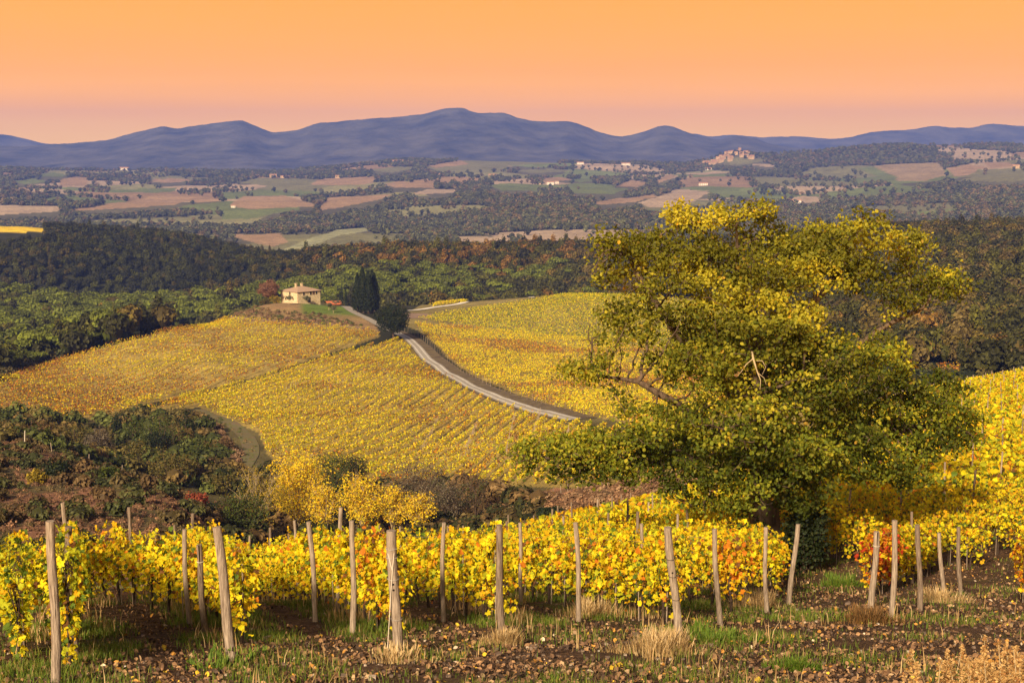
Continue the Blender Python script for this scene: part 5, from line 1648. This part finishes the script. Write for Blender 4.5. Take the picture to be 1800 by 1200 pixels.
# clods and pale stones
ns = 2600
d = np.exp(rng.uniform(math.log(14), math.log(42), ns)); X = d * rng.uniform(-.42, .42, ns)
k = rng.random(ns) < .25 + .75 * headf(X, d); X, d = X[k], d[k]; ns = len(X)
T = unit(np.array([(1,1,1),(1,-1,-1),(-1,1,-1),(-1,-1,1),(1,1,-1),(1,-1,1),(-1,1,1),(-1,-1,-1)], float))
TF = np.array([(4,1,7,2),(0,6,3,5),(0,5,1,4),(2,7,3,6),(0,4,2,6),(5,3,7,1)])
s = rng.uniform(.012, .05, ns) * (1 + (rng.random(ns) < .04) * .8)
V = np.stack([X, d, H(X, d) + s * .3], -1)[:, None, :] + T[None] * s[:, None, None] * rng.uniform(.55, 1.2, (ns, 8, 1)) * np.array((1, 1, .65))
fc = (TF[None] + (np.arange(ns) * 8)[:, None, None]).reshape(-1, 4)
o = link('stones', mesh_np('stones', V.reshape(-1, 3), fc, M['chip'], cols=np.repeat(pick([(.10,.065,.045,5),(.16,.11,.08,3),(.34,.26,.19,.8),(.55,.48,.40,.12)], ns), 8, axis=0)))
set_prop(o, label='clods and pale stones lying on the dirt headland', cat='stones', kind='stuff')

# ------------------------------------------------------------------ far houses
def house(px, py, dmin, w, dp, h, yaw, wall, label, group=None, name='house', flat=False, d=None):
    if d is None: g = ground_at(px, py, dmin)
    else: g = on_ground(px, d)
    root = empty(name, g, yaw, label=label, cat='house', group=group)
    mb = MB(); mb.box((0, 0, h / 2 - 1.5), (w, dp, h + 3)); mb.build('wall', M[wall], root)
    r = MB(); a, b2, rz = w / 2 + .4, dp / 2 + .4, dp * .24
    if flat: r.box((0, 0, h + .3), (w + .8, dp + .8, .6))
    else:
        r.add([(-a, -b2, h + .01), (a, -b2, h + .01), (a, b2, h + .01), (-a, b2, h + .01), (-a, 0, h + rz), (a, 0, h + rz)], [(3, 2, 1, 0), (0, 1, 5, 4), (2, 3, 4, 5), (1, 2, 5), (3, 0, 4)])
    r.build('roof', M['far_roof'], root)
    wn_ = MB()
    nw = max(2, int(w / 5))
    for i in range(nw):
        for z in ([h * .3, h * .7] if h > 5 else [h * .5]):
            wn_.box((-w / 2 + (i + .5) * w / nw, -dp / 2 - .03, z), (1.3, .16, 1.7))
    wn_.build('window_row', M['glass_dark'], root)
    return root
FARM = [
    (480, 312, 22, 12, 8, .2, 'far_wall', 'tan farmhouse on the green rise left of the mountain gap'), (497, 313, 12, 10, 6, -.1, 'far_wall', 'small tan annex right of the tan farmhouse'),
    (594, 313, 16, 10, 7, .1, 'far_wall', 'tan house above the long brown field'), (947, 324, 16, 10, 6, .1, 'far_wall', 'cream house left of the white farm in the valley'),
    (968, 325, 20, 12, 7, -.2, 'white_wall', 'bright white farmhouse among trees in the valley'), (978, 323, 12, 9, 6, .3, 'white_wall', 'white barn right of the bright white farmhouse'),
    (866, 311, 24, 12, 6, 0, 'far_wall', 'long tan house with red roof on the low ridge'), (800, 329, 9, 8, 6, .1, 'far_wall', 'little pale house beside the small olive grove'),
    (776, 309, 16, 10, 5, .1, 'far_wall', 'low tan house far up the brown slope'), (1236, 326, 24, 12, 6, .1, 'white_wall', 'white farmhouse with a long roof left of the oak top'),
    (1400, 358, 20, 11, 7, -.2, 'white_wall', 'large white farmhouse in the woods right of the oak top'), (1392, 360, 12, 9, 5, .2, 'white_wall', 'low white barn left of the large white farmhouse'),
    (1408, 342, 8, 7, 5, 0, 'far_wall', 'small tan house above the pale field'), (1245, 299, 20, 12, 6, .1, 'white_wall', 'pale long house under the hilltop village'),
    (1785, 296, 20, 12, 8, .1, 'far_wall', 'tan house at the right border on the hill'), (1352, 272, 22, 14, 9, .1, 'far_wall', 'tan house right of the hilltop village'),
    (605, 290, 20, 12, 7, 0, 'far_wall', 'pale house on the skyline ridge at the left'), (1100, 291, 30, 14, 7, .1, 'white_wall', 'pale house at the ridge end left of the village'),
    (1120, 285, 24, 12, 8, -.1, 'far_wall', 'tan house on the ridge left of the village'), (985, 282, 24, 12, 7, 0, 'far_wall', 'tan house on the middle of the ridge'),
    (920, 281, 20, 12, 7, .1, 'far_wall', 'tan house at the left of the ridge'), (410, 365, 9, 7, 4, .1, 'white_wall', 'tiny white house beside the brown field edge'),
    (1020, 289, 24, 12, 6, 0, 'white_wall', 'white houselet on the slope of the ridge'), (1380, 268, 24, 12, 8, .1, 'white_wall', 'white house on the crest right of the village'),
    (218, 300, 34, 16, 9, .1, 'white_wall', 'pale house at the foot of the mountains far left'), (380, 301, 40, 18, 8, 0, 'white_wall', 'long white building at the foot of the mountains'), (700, 287, 40, 16, 8, 0, 'far_wall', 'tan building on the skyline below the highest mountain'),
    (1395, 268, 20, 12, 8, -.1, 'white_wall', 'second white house on the crest right of the village'),
]
for (px, py, w, dp, h, yaw, wall, lab) in FARM:
    house(px, py, 1600, w, dp, h, yaw, wall, lab)
R = random.Random(5)
vill = []
for i in range(38):
    u = R.random()
    px = 1237 + 84 * (i + .5) / 38 + R.uniform(-3, 3)
    top = 1 - abs(px - 1298) / 62.0
    lvl = R.random()
    dd = 4880 + 330 * lvl * max(.2, top)
    vill.append((dd, px))
for (dd, px) in sorted(vill):
    house(px, 0, 0, R.uniform(10, 20), R.uniform(9, 12), R.uniform(7, 12), R.uniform(-.6, .6), 'far_wall',
          'tan stone house crowded into the hilltop village', 'houses of the hilltop village', name='village_house', d=dd)
house(1300, 0, 0, 8, 8, 20, .2, 'far_wall', 'tall church tower rising above the hilltop village', name='church_tower', d=5120)

# ------------------------------------------------------------------ the air
mb = MB()
hz = (-7200.0, 7200.0, -60.0, 12200.0, float(ZG.min()) - 20.0, 360.0)
mb.box(((hz[0] + hz[1]) / 2, (hz[2] + hz[3]) / 2, (hz[4] + hz[5]) / 2), (hz[1] - hz[0], hz[3] - hz[2], hz[5] - hz[4]))
m, nn_, ll_, out = new_mat('haze_air')
pv = nn_.new('ShaderNodeVolumePrincipled')
pv.inputs['Color'].default_value = (0.19, 0.31, 1.0, 1)
pv.inputs['Density'].default_value = 0.86e-4
ll_.new(pv.outputs[0], out.inputs['Volume'])
haze = mb.build('haze', m)
set_prop(haze, label='pale violet haze lying over the valley and the mountains', cat='haze', kind='stuff')
